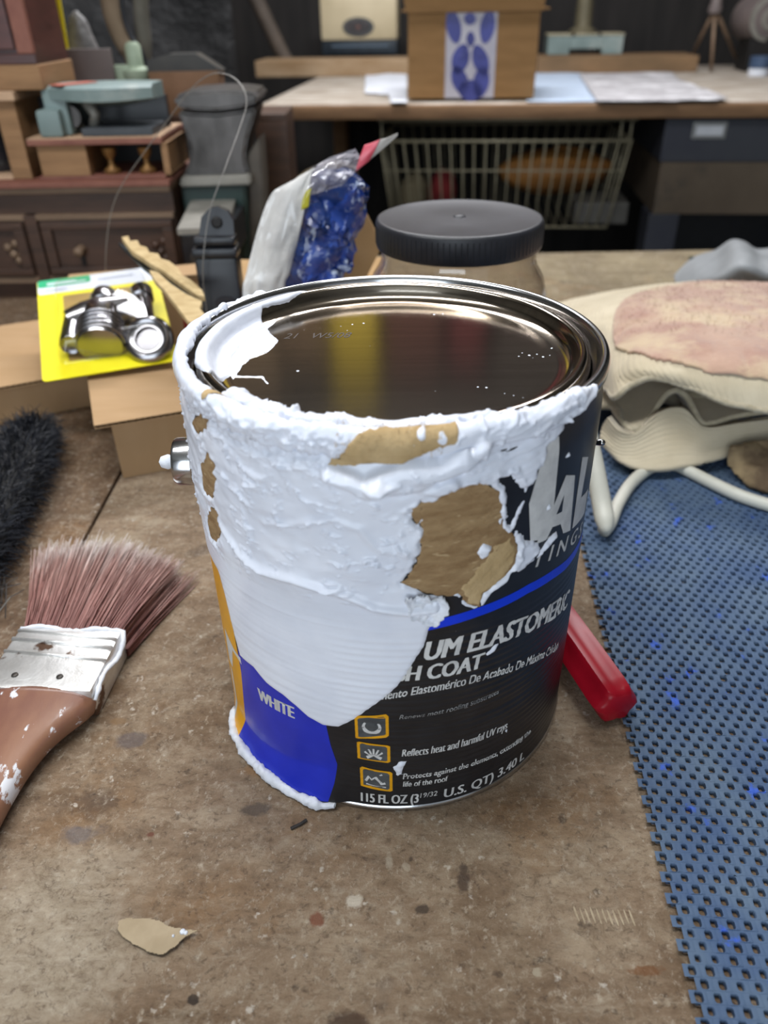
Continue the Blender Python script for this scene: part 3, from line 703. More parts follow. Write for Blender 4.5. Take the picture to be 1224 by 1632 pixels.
coat('torn_paper', -56, -44, np.arange(178, S_CH + 2, 0.4), paper_coat(RIMBIT2, 1.9, 1.0, 4), M_tan, dth=0.3, keep=-0.3)
CRUMP = wobble(arcp([(1.4, 121), (4.6, 123.4), (8, 120.5), (11.4, 118.4), (12.2, 113.5), (10.4, 110.5), (8.6, 107.0), (6.6, 108.8), (3.6, 111.2), (2.4, 115)]), 0.5, 1.6, 21)
coat('paint_flake', 0, 14, np.arange(105, 126, 0.4), lambda A, S, T: (lambda sd: (sd, 1.3 + (fbm(A / 3.4, S / 3.0, 1, 4) - 0.4) * 3.6 + 1.2 * np.exp(-((sd - 0.3) / 0.8) ** 2) - 1.0 * (1 - sstep(-0.3, 0.4, sd))))(sdist(A, S, CRUMP) + (fbm(A / 1.5, S / 1.5, 6, 2) - 0.5) * 1.2), M_crust, dth=0.28, keep=-0.3)
# stray paper fibres on the torn strip
mb = MB()
for k in range(120):
    t = random.uniform(-13, 11); s = S_OUT + random.uniform(-3, 6)
    r, z, nr, nz = [float(x) for x in prof_pt(np.array(t), np.array(s))]
    p0 = np.array([(r + 2.1 * nr) * math.sin(math.radians(t)), -(r + 2.1 * nr) * math.cos(math.radians(t)), z + 2.1 * nz])
    d = np.array([random.gauss(0, 1), random.gauss(0, 1), random.gauss(0.3, 0.7)]); d *= random.uniform(0.8, 2.2) / np.linalg.norm(d)
    mb.tube([p0, p0 + d * 0.5 + np.array([0, 0, 0.2]), p0 + d], 0.09, 3, caps=False)
tag(mb.build('paper_fibre', M_tan, can), kind='stuff')

# crust of dried paint round the foot
th = np.radians(np.arange(-74, -18.9, 0.45)); ph = np.linspace(0, 2 * math.pi, 15)[:-1]
Tm, Pm = np.meshgrid(th, ph, indexing='ij')
u = np.degrees(Tm) * ARC
rr = (1.5 + 1.7 * fbm(u / 3.2, 0 * u + 3, 2, 3)) * (0.62 + 0.8 * fbm(u / 1.5 + 40, Pm * 1.6, 4, 3)) * sstep(-74.5, -70, np.degrees(Tm)) * (1 - 0.55 * sstep(-25, -19, np.degrees(Tm)))
rc = rad(np.degrees(Tm), 3.0) + 0.6; zc = 2.3
r = rc + rr * np.cos(Pm) * 0.9; z = np.maximum(zc + rr * np.sin(Pm) * 1.15, 0.05)
V = np.stack([r * np.sin(Tm), -r * np.cos(Tm), z], -1).reshape(-1, 3); n = len(ph)
F = [(i * n + j, i * n + (j + 1) % n, (i + 1) * n + (j + 1) % n, (i + 1) * n + j) for i in range(len(th) - 1) for j in range(n)]
build('paint_crust', V, F, M_crust, can, smooth=True)

# ears and the wire bail that hangs behind
ez = 131.0
for sgn in (-1, 1):
    ax = Vector((sgn * 1.0, -0.02 if sgn < 0 else 0.42, 0)).normalized(); c = (ax.x * RW, ax.y * RW, ez)
    ear = MB().lathe([(0.01, -1), (11.5, -1), (11.5, 1.2), (10.6, 2.4), (10.4, 9.2), (9.8, 10.4), (8.8, 10.8), (8.2, 9.8), (3.0, 9.0), (2.8, 11.0), (0.01, 11.2)] if sgn < 0 else [(0.01, -3), (8, -3), (8, 0.2), (4, 1.0), (0.01, 1.1)], 40, c, ax).build('handle_ear', M_tin, can, smooth=True, sharp=35)
    if sgn < 0: MB().lathe([(0.01, 7), (2.2, 7.2), (2.6, 11.5), (3.3, 14.0), (2.4, 16.8), (0.01, 18)] if sgn < 0 else [(0.01, 2), (1.6, 2.2), (1.6, 4), (0.01, 4.6)], 12, c, ax).build('paint_blob', M_crust, ear, smooth=True)
path = []
for f in np.linspace(0, math.pi, 30):
    path.append((93 * math.cos(f), 8 + 88 * math.sin(f), ez - 46 * math.sin(f) ** 1.0))
MB().tube(path, 1.4, 8).build('bail_wire', M_tin, can, smooth=True)
# ------------------------------------------------------------------ marks and chips on the bench top
top_board = [o for o in bench.children if o.name.startswith('worktop_board')][0]
def blot(x, y, rx, ry, material, name='stain', rot=0.0, rag=0.25, z=0.12, parent=top_board, n=22, seed=0):
    r = np.random.default_rng(int(abs(x * 31 + y * 17)) + seed); a = np.linspace(0, 2 * math.pi, n + 1)[:-1]
    k = 1 + r.normal(0, rag, n) * 0.6; k = (k + np.roll(k, 1)) / 2
    P = [(x + (rx * kk * math.cos(q) * math.cos(rot) - ry * kk * math.sin(q) * math.sin(rot)), y + (rx * kk * math.cos(q) * math.sin(rot) + ry * kk * math.sin(q) * math.cos(rot))) for q, kk in zip(a, k)]
    m = MB(); m.V = [(px, py, 0.04) for px, py in P] + [(x + (px - x) * 0.7, y + (py - y) * 0.7, z) for px, py in P]
    m.F = [(i, (i + 1) % n, n + (i + 1) % n, n + i) for i in range(n)] + [[n + i for i in range(n)]]
    return m.build(name, material, parent)
M_ink = mat('dark_spot', '262322', rough=0.7, color2='3a3430', scale=300)
M_chip = mat('pale_chip', 'a3947c', rough=0.9, color2='8f7f68', scale=200)
m = MB()                                     # a short scrap of black wire lying on the bench
m.tube([(-47, -92, 0.7), (-43, -90, 0.9), (-40.5, -88, 0.8)], 0.7, 6)
tag(m.build('wire_scrap', M_ink), 'tiny scrap of black wire lying before the blue foot of the can', 'wire')
for k in range(11):                           # comb of pale gouges
    blot(67 + k * 2.1, -131 - 0.2 * k, 0.45, 3.2, M_chip, name='gouge', rot=0.12, rag=0.3, z=0.1, n=8)

# ------------------------------------------------------------------ torn paper scrap
P = [PZ(190, 1470), PZ(205, 1466), PZ(250, 1470), PZ(280, 1482), PZ(318, 1487), PZ(290, 1505), PZ(262, 1526), PZ(235, 1520), PZ(200, 1500), PZ(188, 1485)]
cx, cy = np.mean([p[0] for p in P]), np.mean([p[1] for p in P])
M_scrap = mat('tan_paper', 'a8977c', rough=0.9, color2='9a896e', scale=80, bump=0.2)
X, Y = np.meshgrid(np.arange(cx - 22, cx + 24, 0.4), np.arange(cy - 16, cy + 16, 0.4))
sd = sdist(X, Y, wobble([(p[0], p[1]) for p in P], 0.25, 2.0, 4))
G = np.stack([X, Y, 1.0 + 1.4 * fbm(X / 14, Y / 14, 3, 2) + 0.03 * np.maximum(X - cx, 0)], -1)
ok = sd > -0.1; V, F = thick_sheet(G, 0.3, ok[:-1, :-1] & ok[1:, :-1] & ok[:-1, 1:] & ok[1:, 1:])
scrap = tag(build('paper_scrap', V, F, M_scrap), 'small torn tan paper scrap with white paint specks, flat on the bench', 'paper')
for px, py, r in ((291, 1484, 1.3), (296, 1486, 1.0), (276, 1491, 0.6)):
    q = PZ(px, py, 2.4); MB().lathe([(0.01, 0.3), (r * 0.6, 0.25), (r, -0.4)], 8, q).build('paint_speck', M_crust, scrap, smooth=True)

# ------------------------------------------------------------------ blue perforated mat
def build_mat():
    a = math.radians(-4.6); ca, sa = math.cos(a), math.sin(a); px, py, h = 6.3, 4.45, 3.0
    nc, nr = 58, 132; x0, y0 = 91.5, -262.0
    V, F = [], []
    r = np.random.default_rng(3)
    hx, hy = 1.35, 1.62
    for i in range(nr):
        for j in range(nc):
            bx = j * px + (i % 2) * px / 2; by = i * py; b = len(V)
            jx, jy = r.normal(0, 0.12, 2); k = 1 + r.normal(0, 0.08)
            o = [(0, 0), (px / 2, 0), (px, 0), (px, py), (px / 2, py), (0, py)]
            V += [(bx + u, by + v, 2.6) for n, (u, v) in enumerate(o)]
            cxx, cyy = px / 2 + jx, py / 2 + jy
            ring = [(-1, -0.6), (-0.6, -1), (0.6, -1), (1, -0.6), (1, 0.6), (0.6, 1), (-0.6, 1), (-1, 0.6)]
            V += [(bx + cxx + u * (hx + 0.5) * k, by + cyy + v * (hy + 0.3) * k, 2.95) for u, v in ring]
            V += [(bx + cxx + u * hx * k, by + cyy + v * hy * k, 2.7) for u, v in ring]
            V += [(bx + cxx + u * hx * k, by + cyy + v * hy * k, 0.15) for u, v in ring]
            R0, R1, R2 = b + 6, b + 14, b + 22
            F += [(b, b + 1, R0 + 2, R0 + 1), (b + 1, b + 2, R0 + 3, R0 + 2)[:4], (b + 2, b + 3, R0 + 4, R0 + 3), (b + 3, b + 4, R0 + 5, R0 + 4), (b + 4, b + 5, R0 + 6, R0 + 5)[:4], (b + 5, R0 + 7, R0 + 6), (b + 5, b, R0, R0 + 7), (b, R0 + 1, R0)]
            for n in range(8):
                m_ = (n + 1) % 8
                F += [(R0 + n, R0 + m_, R1 + m_, R1 + n), (R1 + n, R1 + m_, R2 + m_, R2 + n)]
    V = np.array(V)
    bow = 3.0 * np.sin((V[:, 1] / (nr * py)) * math.pi * 1.0)
    x = V[:, 0] + bow * 0; y = V[:, 1]
    W = np.stack([x0 + x * ca - y * sa, y0 + x * sa + y * ca, V[:, 2]], 1)
    return W, F
M_mat = mat('blue_rubber_mesh', '526479', rough=0.7, color2='3d5272', scale=30, third='3557b0', third_scale=60, third_at=(0.64, 0.69), bump=0.25, bump_scale=700, spec=0.35)
V, F = build_mat()
tag(build('rubber_mat', V, F, M_mat, smooth=True, sharp=60), 'blue perforated rubber mesh mat lying on the bench beside the can', 'mat')

# ------------------------------------------------------------------ paint brush
bx0, by0, brot = -176.0, -24.0, math.radians(-4.5)
def BR(u, v, z): return (bx0 + u * math.cos(brot) - v * math.sin(brot), by0 + u * math.sin(brot) + v * math.cos(brot), z)
pbrush = thing('paint_brush', BR(0, 0, 0), 'wide paint brush with reddish brown bristles, tin ferrule and white-spattered wooden handle', 'paint brush')
prof = [(0, 28, 9.5), (3, 28.5, 9.6), (10, 25.5, 9.2), (18, 20.5, 8.6), (28, 16, 8.2), (42, 13, 8.0), (60, 12, 8.2), (85, 13, 8.6), (115, 15, 9), (145, 15.5, 9), (165, 12, 7.5), (174, 6, 4)]
pr = catmull([(a, b, c) for a, b, c in prof], 44); n = 20; V, F = [], []
for v, w, t in pr:
    for k in range(n):
        q = 2 * math.pi * k / n; e = 0.72
        V.append(BR(w * math.copysign(abs(math.cos(q)) ** e, math.cos(q)), -v, 9.8 + t * math.copysign(abs(math.sin(q)) ** e, math.sin(q))))
F = [(i * n + k, i * n + (k + 1) % n, (i + 1) * n + (k + 1) % n, (i + 1) * n + k) for i in range(len(pr) - 1) for k in range(n)] + [list(range(n)), [(len(pr) - 1) * n + k for k in range(n)][::-1]]
M_handle = mat('varnished_handle', '6f483d', rough=0.42, color2='8f6850', scale=18, stretch=(1.6, 0.8, 1), third='d3d5da', third_scale=64, third_at=(0.60, 0.63), coat=0.3, bump=0.2, bump_scale=120)
build('handle', V, F, M_handle, pbrush, smooth=True)
M_ferr = mat('painted_ferrule', 'c9c6c2', rough=0.36, metal=0.75, color2='efeeec', scale=42, third='6f5646', third_scale=60, third_at=(0.60, 0.66), bump=0.3, bump_scale=180)
m = MB(); m.box(-28, 28, -2, 42, 0.6, 19.4, 2.6, tf=BR)
ferr = m.build('ferrule', M_ferr, pbrush, smooth=True, sharp=40)
for v, w in ((30, 1.4), (21, 1.0), (36.5, 1.0)):
    MB().tube([BR(-27.5, v + 2.0, 19.3), BR(0, v, 19.7), BR(27.5, v - 2.0, 19.3)], w, 6).build('ferrule_bead', M_ferr, ferr, smooth=True)
for u in (-14, 9):
    MB().lathe([(1.9, -0.4), (1.6, 0.5), (0.01, 0.6)], 12, BR(u, 6.5, 19.4)).build('nail', mat('nail_dark', '4c4844', rough=0.5, metal=0.7), ferr, smooth=True)
M_paintlip = M_crust
m = MB(); path = [BR(-28 + 56 * t, 41.5 + 0.8 * math.sin(t * 9), 18.6 - 0.6 * math.cos(t * 13)) for t in np.linspace(0, 1, 30)] + [BR(29, 38 - 40 * t, 15 - 5 * math.sin(t * 7) * 0.5) for t in np.linspace(0, 1, 16)]
m.tube(path, [0.9 + 0.9 * random.random() for _ in path], 7)
m.build('paint_edge', M_paintlip, ferr, smooth=True)
def bristle_material():
    m = bpy.data.materials.new('bristle_gradient'); m.use_nodes = True; nt = m.node_tree; N = nt.nodes; L = nt.links; b = N['Principled BSDF']
    b.inputs['Roughness'].default_value = 0.5
    tc = N.new('ShaderNodeTexCoord'); sp_ = N.new('ShaderNodeSeparateXYZ'); L.new(tc.outputs['Generated'], sp_.inputs[0])
    mp_ = N.new('ShaderNodeMapping'); mp_.inputs['Scale'].default_value = (28, 2.2, 4); L.new(tc.outputs['Generated'], mp_.inputs[0])
    nz = N.new('ShaderNodeTexNoise'); nz.inputs['Scale'].default_value = 1.0; nz.inputs['Detail'].default_value = 5; L.new(mp_.outputs[0], nz.inputs['Vector'])
    ma = N.new('ShaderNodeMath'); ma.operation = 'MULTIPLY_ADD'; ma.inputs[1].default_value = 0.75; L.new(nz.outputs['Fac'], ma.inputs[0])
    sb = N.new('ShaderNodeMath'); sb.operation = 'ADD'; sb.inputs[1].default_value = -0.37; L.new(sp_.outputs['Y'], sb.inputs[0]); L.new(sb.outputs[0], ma.inputs[2])
    r = N.new('ShaderNodeValToRGB'); e = r.color_ramp.elements
    for _ in range(3): e.new(0.5)
    for i, (p, c) in enumerate(((0.0, '74453e'), (0.32, '8f6259'), (0.56, 'a98379'), (0.74, 'cdb9b2'), (0.92, 'ece6e2'))): e[i].position = p; e[i].color = lin(c)
    L.new(ma.outputs[0], r.inputs['Fac']); L.new(r.outputs['Color'], b.inputs['Base Color']); return m
M_brist = bristle_material()
V, F = [], []
def bristle(a, b, ln, spread, jit):
    st = np.array([a * 26.5, 40.0, 10 + b * 8.2]); tipu = a * 26.5 + a * spread - 9 + random.gauss(0, jit); out = []
    for t in (0, 0.35, 0.7, 1.0):
        u = st[0] + (tipu - st[0]) * t ** 1.15; v = 40 + ln * t; z = st[2] + (b * 3.0 - 1.5) * t + (-4.0 * t * t if b > 0 else 1.0 * t)
        out.append(BR(u, v, max(z, 0.5)))
    return out
m = MB()
for k in range(2300):
    a = random.uniform(-1, 1); b = random.uniform(-1, 1)
    ln = 88 - 9 * a * a - 12 * max(a, 0) + random.gauss(0, 4.5)
    m.tube(bristle(a, b, ln, 20, 2.2), [0.42, 0.36, 0.28, 0.12], 3, caps=False)
for k in range(40):
    m.tube(bristle(1.0 + random.random() * .1, random.uniform(-1, -0.3), random.uniform(60, 74), 24, 3), [0.35, 0.3, 0.25, 0.12], 3, caps=False)
for a in np.linspace(-0.96, 0.96, 40):       # thick bundle inside
    for b in (-0.6, 0, 0.6): m.tube(bristle(a, b * 0.9, 76 - 9 * a * a - 12 * max(a, 0), 18, 0.5), [1.6, 1.7, 1.6, 0.4], 4, caps=False)
tag(m.build('bristles', M_brist, pbrush, smooth=True), kind='stuff')

# ------------------------------------------------------------------ black bristle brush
c0, c1 = np.array([-280.0, 262, 24]), np.array([-254.0, 8, 24])
bb = thing('scrub_brush', ((c0 + c1) / 2 * [1, 1, 0]).tolist(), 'fuzzy black bristle brush lying behind the wide paint brush', 'brush')
M_blk = mat('black_bristle', '1b1c20', rough=0.5, color2='2e3038', scale=60)
M_core = mat('black_brush_block', '141414', rough=0.8, color2='1c1c1d', scale=50)
ax = (c1 - c0); Lb = np.linalg.norm(ax); ax /= Lb; sd_ = np.array([-ax[1], ax[0], 0])
V, F = [], []; nr_, n = 20, 18
for i in range(nr_):
    t = i / (nr_ - 1); w = max(0.05, math.sin(math.pi * min(max(t * 1.0, 0.02), 0.98)) ** 0.35)
    for k in range(n):
        q = 2 * math.pi * k / n; p = c0 + ax * Lb * t + sd_ * (24 * w * math.cos(q)) + np.array([0, 0, 17 * w * math.sin(q) - 6]); V.append(p)
F = [(i * n + k, i * n + (k + 1) % n, (i + 1) * n + (k + 1) % n, (i + 1) * n + k) for i in range(nr_ - 1) for k in range(n)] + [list(range(n)), [(nr_ - 1) * n + k for k in range(n)][::-1]]
build('brush_block', V, F, M_core, bb, smooth=True)
m = MB()
for k in range(5200):
    t = random.random(); w = math.sin(math.pi * min(max(t, 0.03), 0.97)) ** 0.35; q = random.uniform(-0.4, math.pi + 0.4)
    d = sd_ * math.cos(q) + np.array([0, 0, math.sin(q)]) + ax * random.gauss(0.1, 0.35); d /= np.linalg.norm(d)
    p = c0 + ax * Lb * t + sd_ * (22 * w * math.cos(q)) + np.array([0, 0, 15 * w * math.sin(q) - 6])
    ln = random.uniform(7, 14) * (0.75 if random.random() < 0.5 else 1.0); curl = np.array([random.gauss(0, 2.2), random.gauss(0, 2.2), random.gauss(-1, 2.0)])
    p1 = p + d * ln * 0.6; p2 = p + d * ln + curl
    for pp in (p1, p2): pp[2] = max(pp[2], 0.4)
    m.tube([p, p1, p2], [0.34, 0.3, 0.16], 3, caps=False)
tag(m.build('bristles', M_blk, bb), kind='stuff')
M_wire = mat('grey_steel_wire', '8b8a88', rough=0.35, metal=0.9)
m = MB()
for k in range(7):
    p = PZ(8 + k * 5, 880 + 10 * k, 6); m.tube([p, (p[0] + random.uniform(-8, 8), p[1] - 14, 12), (p[0] + random.uniform(-14, 14), p[1] - 34, 3)], 0.35, 4)
m.build('wire_bristle', M_wire, bb)

# ------------------------------------------------------------------ cardboard boxes
M_card = mat('kraft_cardboard', 'ab8d6b', rough=0.85, color2='a48663', scale=14, stretch=(1, 6, 1), bump=0.08, bump_scale=120, spec=0.2)
M_card2 = mat('kraft_cardboard_edge', '8a6c4a', rough=0.9, color2='7a5e3f', scale=60, spec=0.1)
def carton(name, label, x, y, rot, w, d, h, over_f=8, over_l=10, flap=True):
    c, s = math.cos(rot), math.sin(rot); tf = lambda u, v, z: (x + u * c - v * s, y + u * s + v * c, z)
    o = thing(name, tf(w / 2, d / 2, 0), label, 'box')
    MB().box(0, w, 0, 3, 0.3, h - 3, tf=tf).build('side_panel', M_card, o); MB().box(0, w, d - 3, d, 0.3, h - 3, tf=tf).build('side_panel', M_card, o)
    MB().box(0, 3, 3, d - 3, 0.3, h - 3, tf=tf).build('side_panel', M_card, o); MB().box(w - 3, w, 3, d - 3, 0.3, h - 3, tf=tf).build('side_panel', M_card, o)
    MB().box(3, w - 3, 3, d - 3, 0.3, 3, tf=tf).build('base_panel', M_card, o)
    m = MB(); m.box(-over_l, w + 2, -over_f, d + 2, h - 0.6, h, tf=tf); m.box(-over_l, w + 2, -over_f, d + 2, h - 3, h - 2.4, tf=tf)
    f = m.build('top_flap', M_card, o)
    m = MB(); k = 0; u = -over_l
    while u < w:
        z0, z1 = (h - 2.4, h - 0.6) if k % 2 else (h - 0.6, h - 2.4)
        m.add([tf(u, -over_f, z0), tf(u + 2.2, -over_f, z1), tf(u + 2.2, d, z1), tf(u, d, z0)], [(0, 1, 2, 3)]); u += 2.2; k += 1
    m.build('fluting', M_card2, f)
    return o
carton('cardboard_box', 'small low cardboard box with a lid flap, touching the can under the blister pack corner', -200, 206, math.radians(20), 74, 92, 50, over_f=7, over_l=11)
carton('cardboard_box', 'flat cardboard box running out of frame behind the black brush', -560, 196, math.radians(25), 330, 148, 36, over_f=10, over_l=0)
carton('cardboard_box', 'low cardboard box beneath the far edge of the blister pack', -296, 428, math.radians(14), 168, 34, 80, over_f=2, over_l=2)

# ------------------------------------------------------------------ blister pack with a chrome valve
cb = [np.array(PZ(68, 610, 53.5)), np.array(PZ(285, 575, 56.5)), np.array(PZ(240, 425, 92)), np.array(PZ(57, 452, 90))]
cu_ = cb[1] - cb[0]; CW = np.linalg.norm(cu_); cu_ /= CW
cv_ = ((cb[3] - cb[0]) + (cb[2] - cb[1])) / 2; cv_ -= cu_ * (cv_ @ cu_); CH = np.linalg.norm(cv_); cv_ /= CH; cn_ = np.cross(cu_, cv_)
def CD(u, v, w=0.0): return tuple(cb[0] + cu_ * u + cv_ * v + cn_ * w)
def CP(px, py, w):
    d = ray(px, py); o = CAMLOC * 1000; t = ((cb[0] + cn_ * w - o) @ cn_) / (d @ cn_); return o + d * t
pack = thing('blister_pack', cb[0].tolist(), 'yellow carded blister pack with green corner holding a chrome plumbing valve', 'blister pack')
def rrect(u0, u1, v0, v1, r, n=5):
    out = []
    for cx_, cy_, a0 in ((u1 - r, v0 + r, -90), (u1 - r, v1 - r, 0), (u0 + r, v1 - r, 90), (u0 + r, v0 + r, 180)):
        out += [(cx_ + r * math.cos(math.radians(a0 + 90 * k / n)), cy_ + r * math.sin(math.radians(a0 + 90 * k / n))) for k in range(n + 1)]
    return out
def card(u0, u1, v0, v1, w0, w1, r, material, name):
    MB().prism(rrect(u0, u1, v0, v1, r), lambda a, b: CD(a, b, w0), lambda a, b: CD(a, b, w1)).build(name, material, pack)
M_cy = mat('card_yellow', 'efe21c', rough=0.5, color2='e8d818', scale=40); M_cw = mat('card_white', 'd9dde6', rough=0.5, color2='cfd4de', scale=40)
M_cg = mat('card_green', '1f9d6a', rough=0.5, color2='22a873', scale=40); M_cgr = mat('card_print_grey', '8a93a6', rough=0.5)
card(0, CW, 0, CH, 0, 0.9, 4, M_cy, 'backing_card')
card(0.4, CW - 0.4, CH * 0.84, CH - 0.3, 0.9, 1.1, 3.5, M_cw, 'header_print')
card(0.6, CW * 0.44, CH * 0.915, CH - 0.6, 1.1, 1.25, 3, M_cg, 'green_print')
for u0, u1, v in ((0.08, 0.32, 0.955), (0.08, 0.40, 0.94), (0.5, 0.8, 0.93), (0.06, 0.24, 0.875)):
    card(CW * u0, CW * u1, CH * v - 1.0, CH * v + 0.6, 1.25, 1.32, 0.5, M_cw if v > 0.935 and u0 < 0.4 else M_cgr, 'print_line')
M_olive = mat('card_inner', 'b2a96a', rough=0.6, color2='9c9050', scale=30)
card(CW * 0.20, CW * 0.90, CH * 0.14, CH * 0.80, 0.9, 1.05, 2, mat('card_window', 'a98a4a', rough=0.7, color2='97793c', scale=30), 'card_window')
M_blister = film_mat('clear_blister', clear=0.95, rough=0.06, edge=0.35)
bu0, bu1, bv0, bv1, bh = CW * 0.13, CW * 0.93, CH * 0.12, CH * 0.80, 22.0
V, F = [], []
for k, (ins, w) in enumerate(((0, 1.1), (1.5, 5), (4, bh - 5), (6, bh - 1), (9, bh))):
    V += [CD(a, b, w) for a, b in rrect(bu0 + ins, bu1 - ins, bv0 + ins, bv1 - ins, 6)]
n = len(rrect(0, 50, 0, 50, 6))
F = [(i * n + k, i * n + (k + 1) % n, (i + 1) * n + (k + 1) % n, (i + 1) * n + k) for i in range(4) for k in range(n)] + [[4 * n + k for k in range(n)]]
build('blister_dome', V, F, M_blister, pack, smooth=True, sharp=50)
M_chr = mat('chrome_valve', '9b999b', rough=0.22, metal=1.0, color2='8b898c', scale=30)
M_dkm = mat('dark_bore', '1e1c1b', rough=0.6, metal=0.4)
valve = MB()
def cyl(p, q, prof, n=32):
    p, q = np.array(p), np.array(q); d = q - p; L_ = np.linalg.norm(d)
    m = MB().lathe([(r, z * L_) for r, z in prof], n, p, d / L_); return m
body = cyl(CP(108, 515, 14), CP(205, 488, 14), [(0.01, 0), (10, 0.0), (11, 0.08), (13.5, 0.3), (14, 0.55), (11.5, 0.8), (10, 1), (0.01, 1)]).build('valve_body', M_chr, pack, smooth=True, sharp=40)
cyl(CP(112, 550, 13), CP(120, 505, 13), [(6.2, 0.04), (8.2, 0.0), (8.6, 0.1), (8.4, 1.0)]).build('inlet_tube', M_chr, body, smooth=True, sharp=40)
cyl(CP(112, 550, 13), CP(120, 505, 13), [(0.01, 0.06), (6.4, 0.06)]).build('tube_bore', M_dkm, body)
kp, kq = CP(160, 552, 12), CP(163, 500, 16)
cyl(kp, kq, [(0.01, 0.0), (17, 0.0), (18.5, 0.08), (18.5, 0.62), (16, 0.72), (15, 1.0), (0.01, 1.0)], 40).build('compression_nut', M_chr, body, smooth=True, sharp=40)
m = MB(); kd = (kq - kp); kl = np.linalg.norm(kd); kd /= kl; ka = np.cross(kd, cu_); ka /= np.linalg.norm(ka); kb = np.cross(kd, ka)
for j in range(5):
    m.tube([kp + kd * kl * (0.08 + 0.12 * j) + (ka * math.cos(q) + kb * math.sin(q)) * 18.6 for q in np.linspace(0, 2 * math.pi, 41)], 1.1, 6, caps=False)
m.build('nut_thread', M_chr, body, smooth=True)
cyl(CP(168, 492, 10), CP(166, 462, 14), [(0.01, 0), (9, 0), (12.5, 0.15), (12.5, 0.45), (10, 0.75), (5, 0.95), (0.01, 1.0)], 24).build('cap_nut', M_chr, body, smooth=True, sharp=40)
fp = CP(237, 541, 12); fd = np.array([0.02, -0.72, 0.69]); fd /= np.linalg.norm(fd)
MB().lathe([(9.5, -7), (17.5, -7), (19.8, -4), (20, 1), (18.5, 3.5), (15.5, 4.5), (12.5, 2.5), (10.2, 2.8), (9.5, 0)], 44, fp, fd).build('flange_ring', M_chr, body, smooth=True, sharp=45)
MB().lathe([(0.01, -3), (9.6, -3)], 24, fp, fd).build('ring_bore', M_dkm, body)
cyl(CP(233, 520, 13), CP(225, 462, 15), [(0.01, 0), (8, 0), (8, 0.7), (9.5, 0.72), (9.5, 0.95), (8, 1.0), (0.01, 1.0)], 28).build('valve_stem', M_chr, body, smooth=True, sharp=40)

# ------------------------------------------------------------------ splintered wood and dark blade
def jag(px_pts, zs, t, name, material, label, cat):
    P = [np.array(PZ(px, py, z)) for (px, py), z in zip(px_pts, zs)]
    n = len(P); m = MB(); m.V = [tuple(p) for p in P] + [tuple(p - np.array([0, 0, t])) for p in P]
    m.F = [list(range(n)), [n + i for i in range(n)][::-1]] + [(i, n + i, n + (i + 1) % n, (i + 1) % n) for i in range(n)]
    return tag(m.build(name, material), label, cat)
M_pale = mat('pale_split_wood', 'c2ab80', rough=0.85, color2='ad9468', scale=30, stretch=(2, 8, 1), bump=0.5, bump_scale=90)
jag([(194, 378), (204, 376), (208, 384), (219, 383), (223, 391), (234, 394), (238, 402), (252, 404), (256, 412), (270, 416), (285, 428), (290, 438), (304, 446), (322, 462), (326, 472), (314, 470), (300, 460), (280, 446), (258, 430), (240, 420), (226, 410), (210, 400), (204, 392)], [128, 128, 128, 127, 126, 125, 124, 122, 121, 119, 117, 116, 114, 112, 111, 111, 113, 115, 118, 120, 122, 124, 126], 4, 'wood_splinter', M_pale,
    'pale splintered wooden strip leaning on the boxes, upper of two', 'wood')
jag([(238, 430), (252, 434), (272, 452), (296, 468), (322, 480), (318, 492), (332, 506), (318, 520), (300, 512), (282, 488), (262, 462), (246, 446)], [116, 116, 114, 112, 110, 108, 106, 104, 105, 108, 112, 114], 4, 'wood_splinter', M_pale,
    'pale splintered wooden strip nearest the can rim, lower of two', 'wood')
M_blade = mat('dark_blade', '2c3338', rough=0.35, metal=0.6, color2='4a5257', scale=40)
jag([(188, 386), (196, 390), (230, 413), (262, 432), (298, 458), (318, 478), (313, 485), (288, 470), (254, 446), (228, 426), (206, 405)], [118, 118, 116, 114, 110, 108, 107, 108, 111, 114, 117], 2.5, 'knife_blade', M_blade,
    'dark narrow metal blade between the two splintered strips', 'blade')
M_red = mat('red_plastic', 'a01822', rough=0.35, color2='8a121c', scale=40)
p = PZ(302, 518, 62); tag(MB().lathe([(0.01, 0), (7, 0), (7.5, 2), (7.5, 24), (6, 28), (0.01, 29)], 18, (p[0], p[1] + 10, 51)).build('bottle_cap', M_red, smooth=True, sharp=40), 'small dark red plastic cap beside the blister pack', 'cap')

# ------------------------------------------------------------------ black plastic clip
M_bp = mat('black_plastic', '15161a', rough=0.35, color2='1c1d22', scale=60, spec=0.5)
clip = thing('plastic_clip', (-134, 340, 0), 'black plastic clip with rounded tab standing between can and vise', 'clip')
MB().box(-152, -118, 330, 352, 0.3, 128, 3).build('clip_body', M_bp, clip, smooth=True, sharp=40)
MB().box(-153, -117, 328, 350, 128, 136, 2.5).build('clip_ridge', M_bp, clip, smooth=True, sharp=40)
MB().box(-151, -118, 331, 348, 137, 144, 2.5).build('clip_ridge', M_bp, clip, smooth=True, sharp=40)
poly = [(-147, 144), (-119, 144), (-119, 154), (-123, 161), (-130, 164), (-137, 163), (-144, 157)]
MB().prism(poly, lambda a, z: (a, 338 + (z - 144) * 0.3, z), lambda a, z: (a, 344 + (z - 144) * 0.3, z)).build('clip_tab', M_bp, clip)
MB().lathe([(2.5, 0), (4.5, 0), (4.5, 1.5), (2.5, 1.5)], 20, (-132, 341, 153), (0, -1, 0.3)).build('tab_eyelet', M_dkm, clip, smooth=True)
MB().prism([(-131 + 9 * math.cos(q), 92 + 6 * max(math.sin(q), -0.35)) for q in np.linspace(0, 2 * math.pi, 20)[:-1]], lambda a, z: (a, 330.5, z), lambda a, z: (a, 328.6, z)).build('clip_badge', mat('black_plastic_sheen', '23252b', rough=0.25), clip)

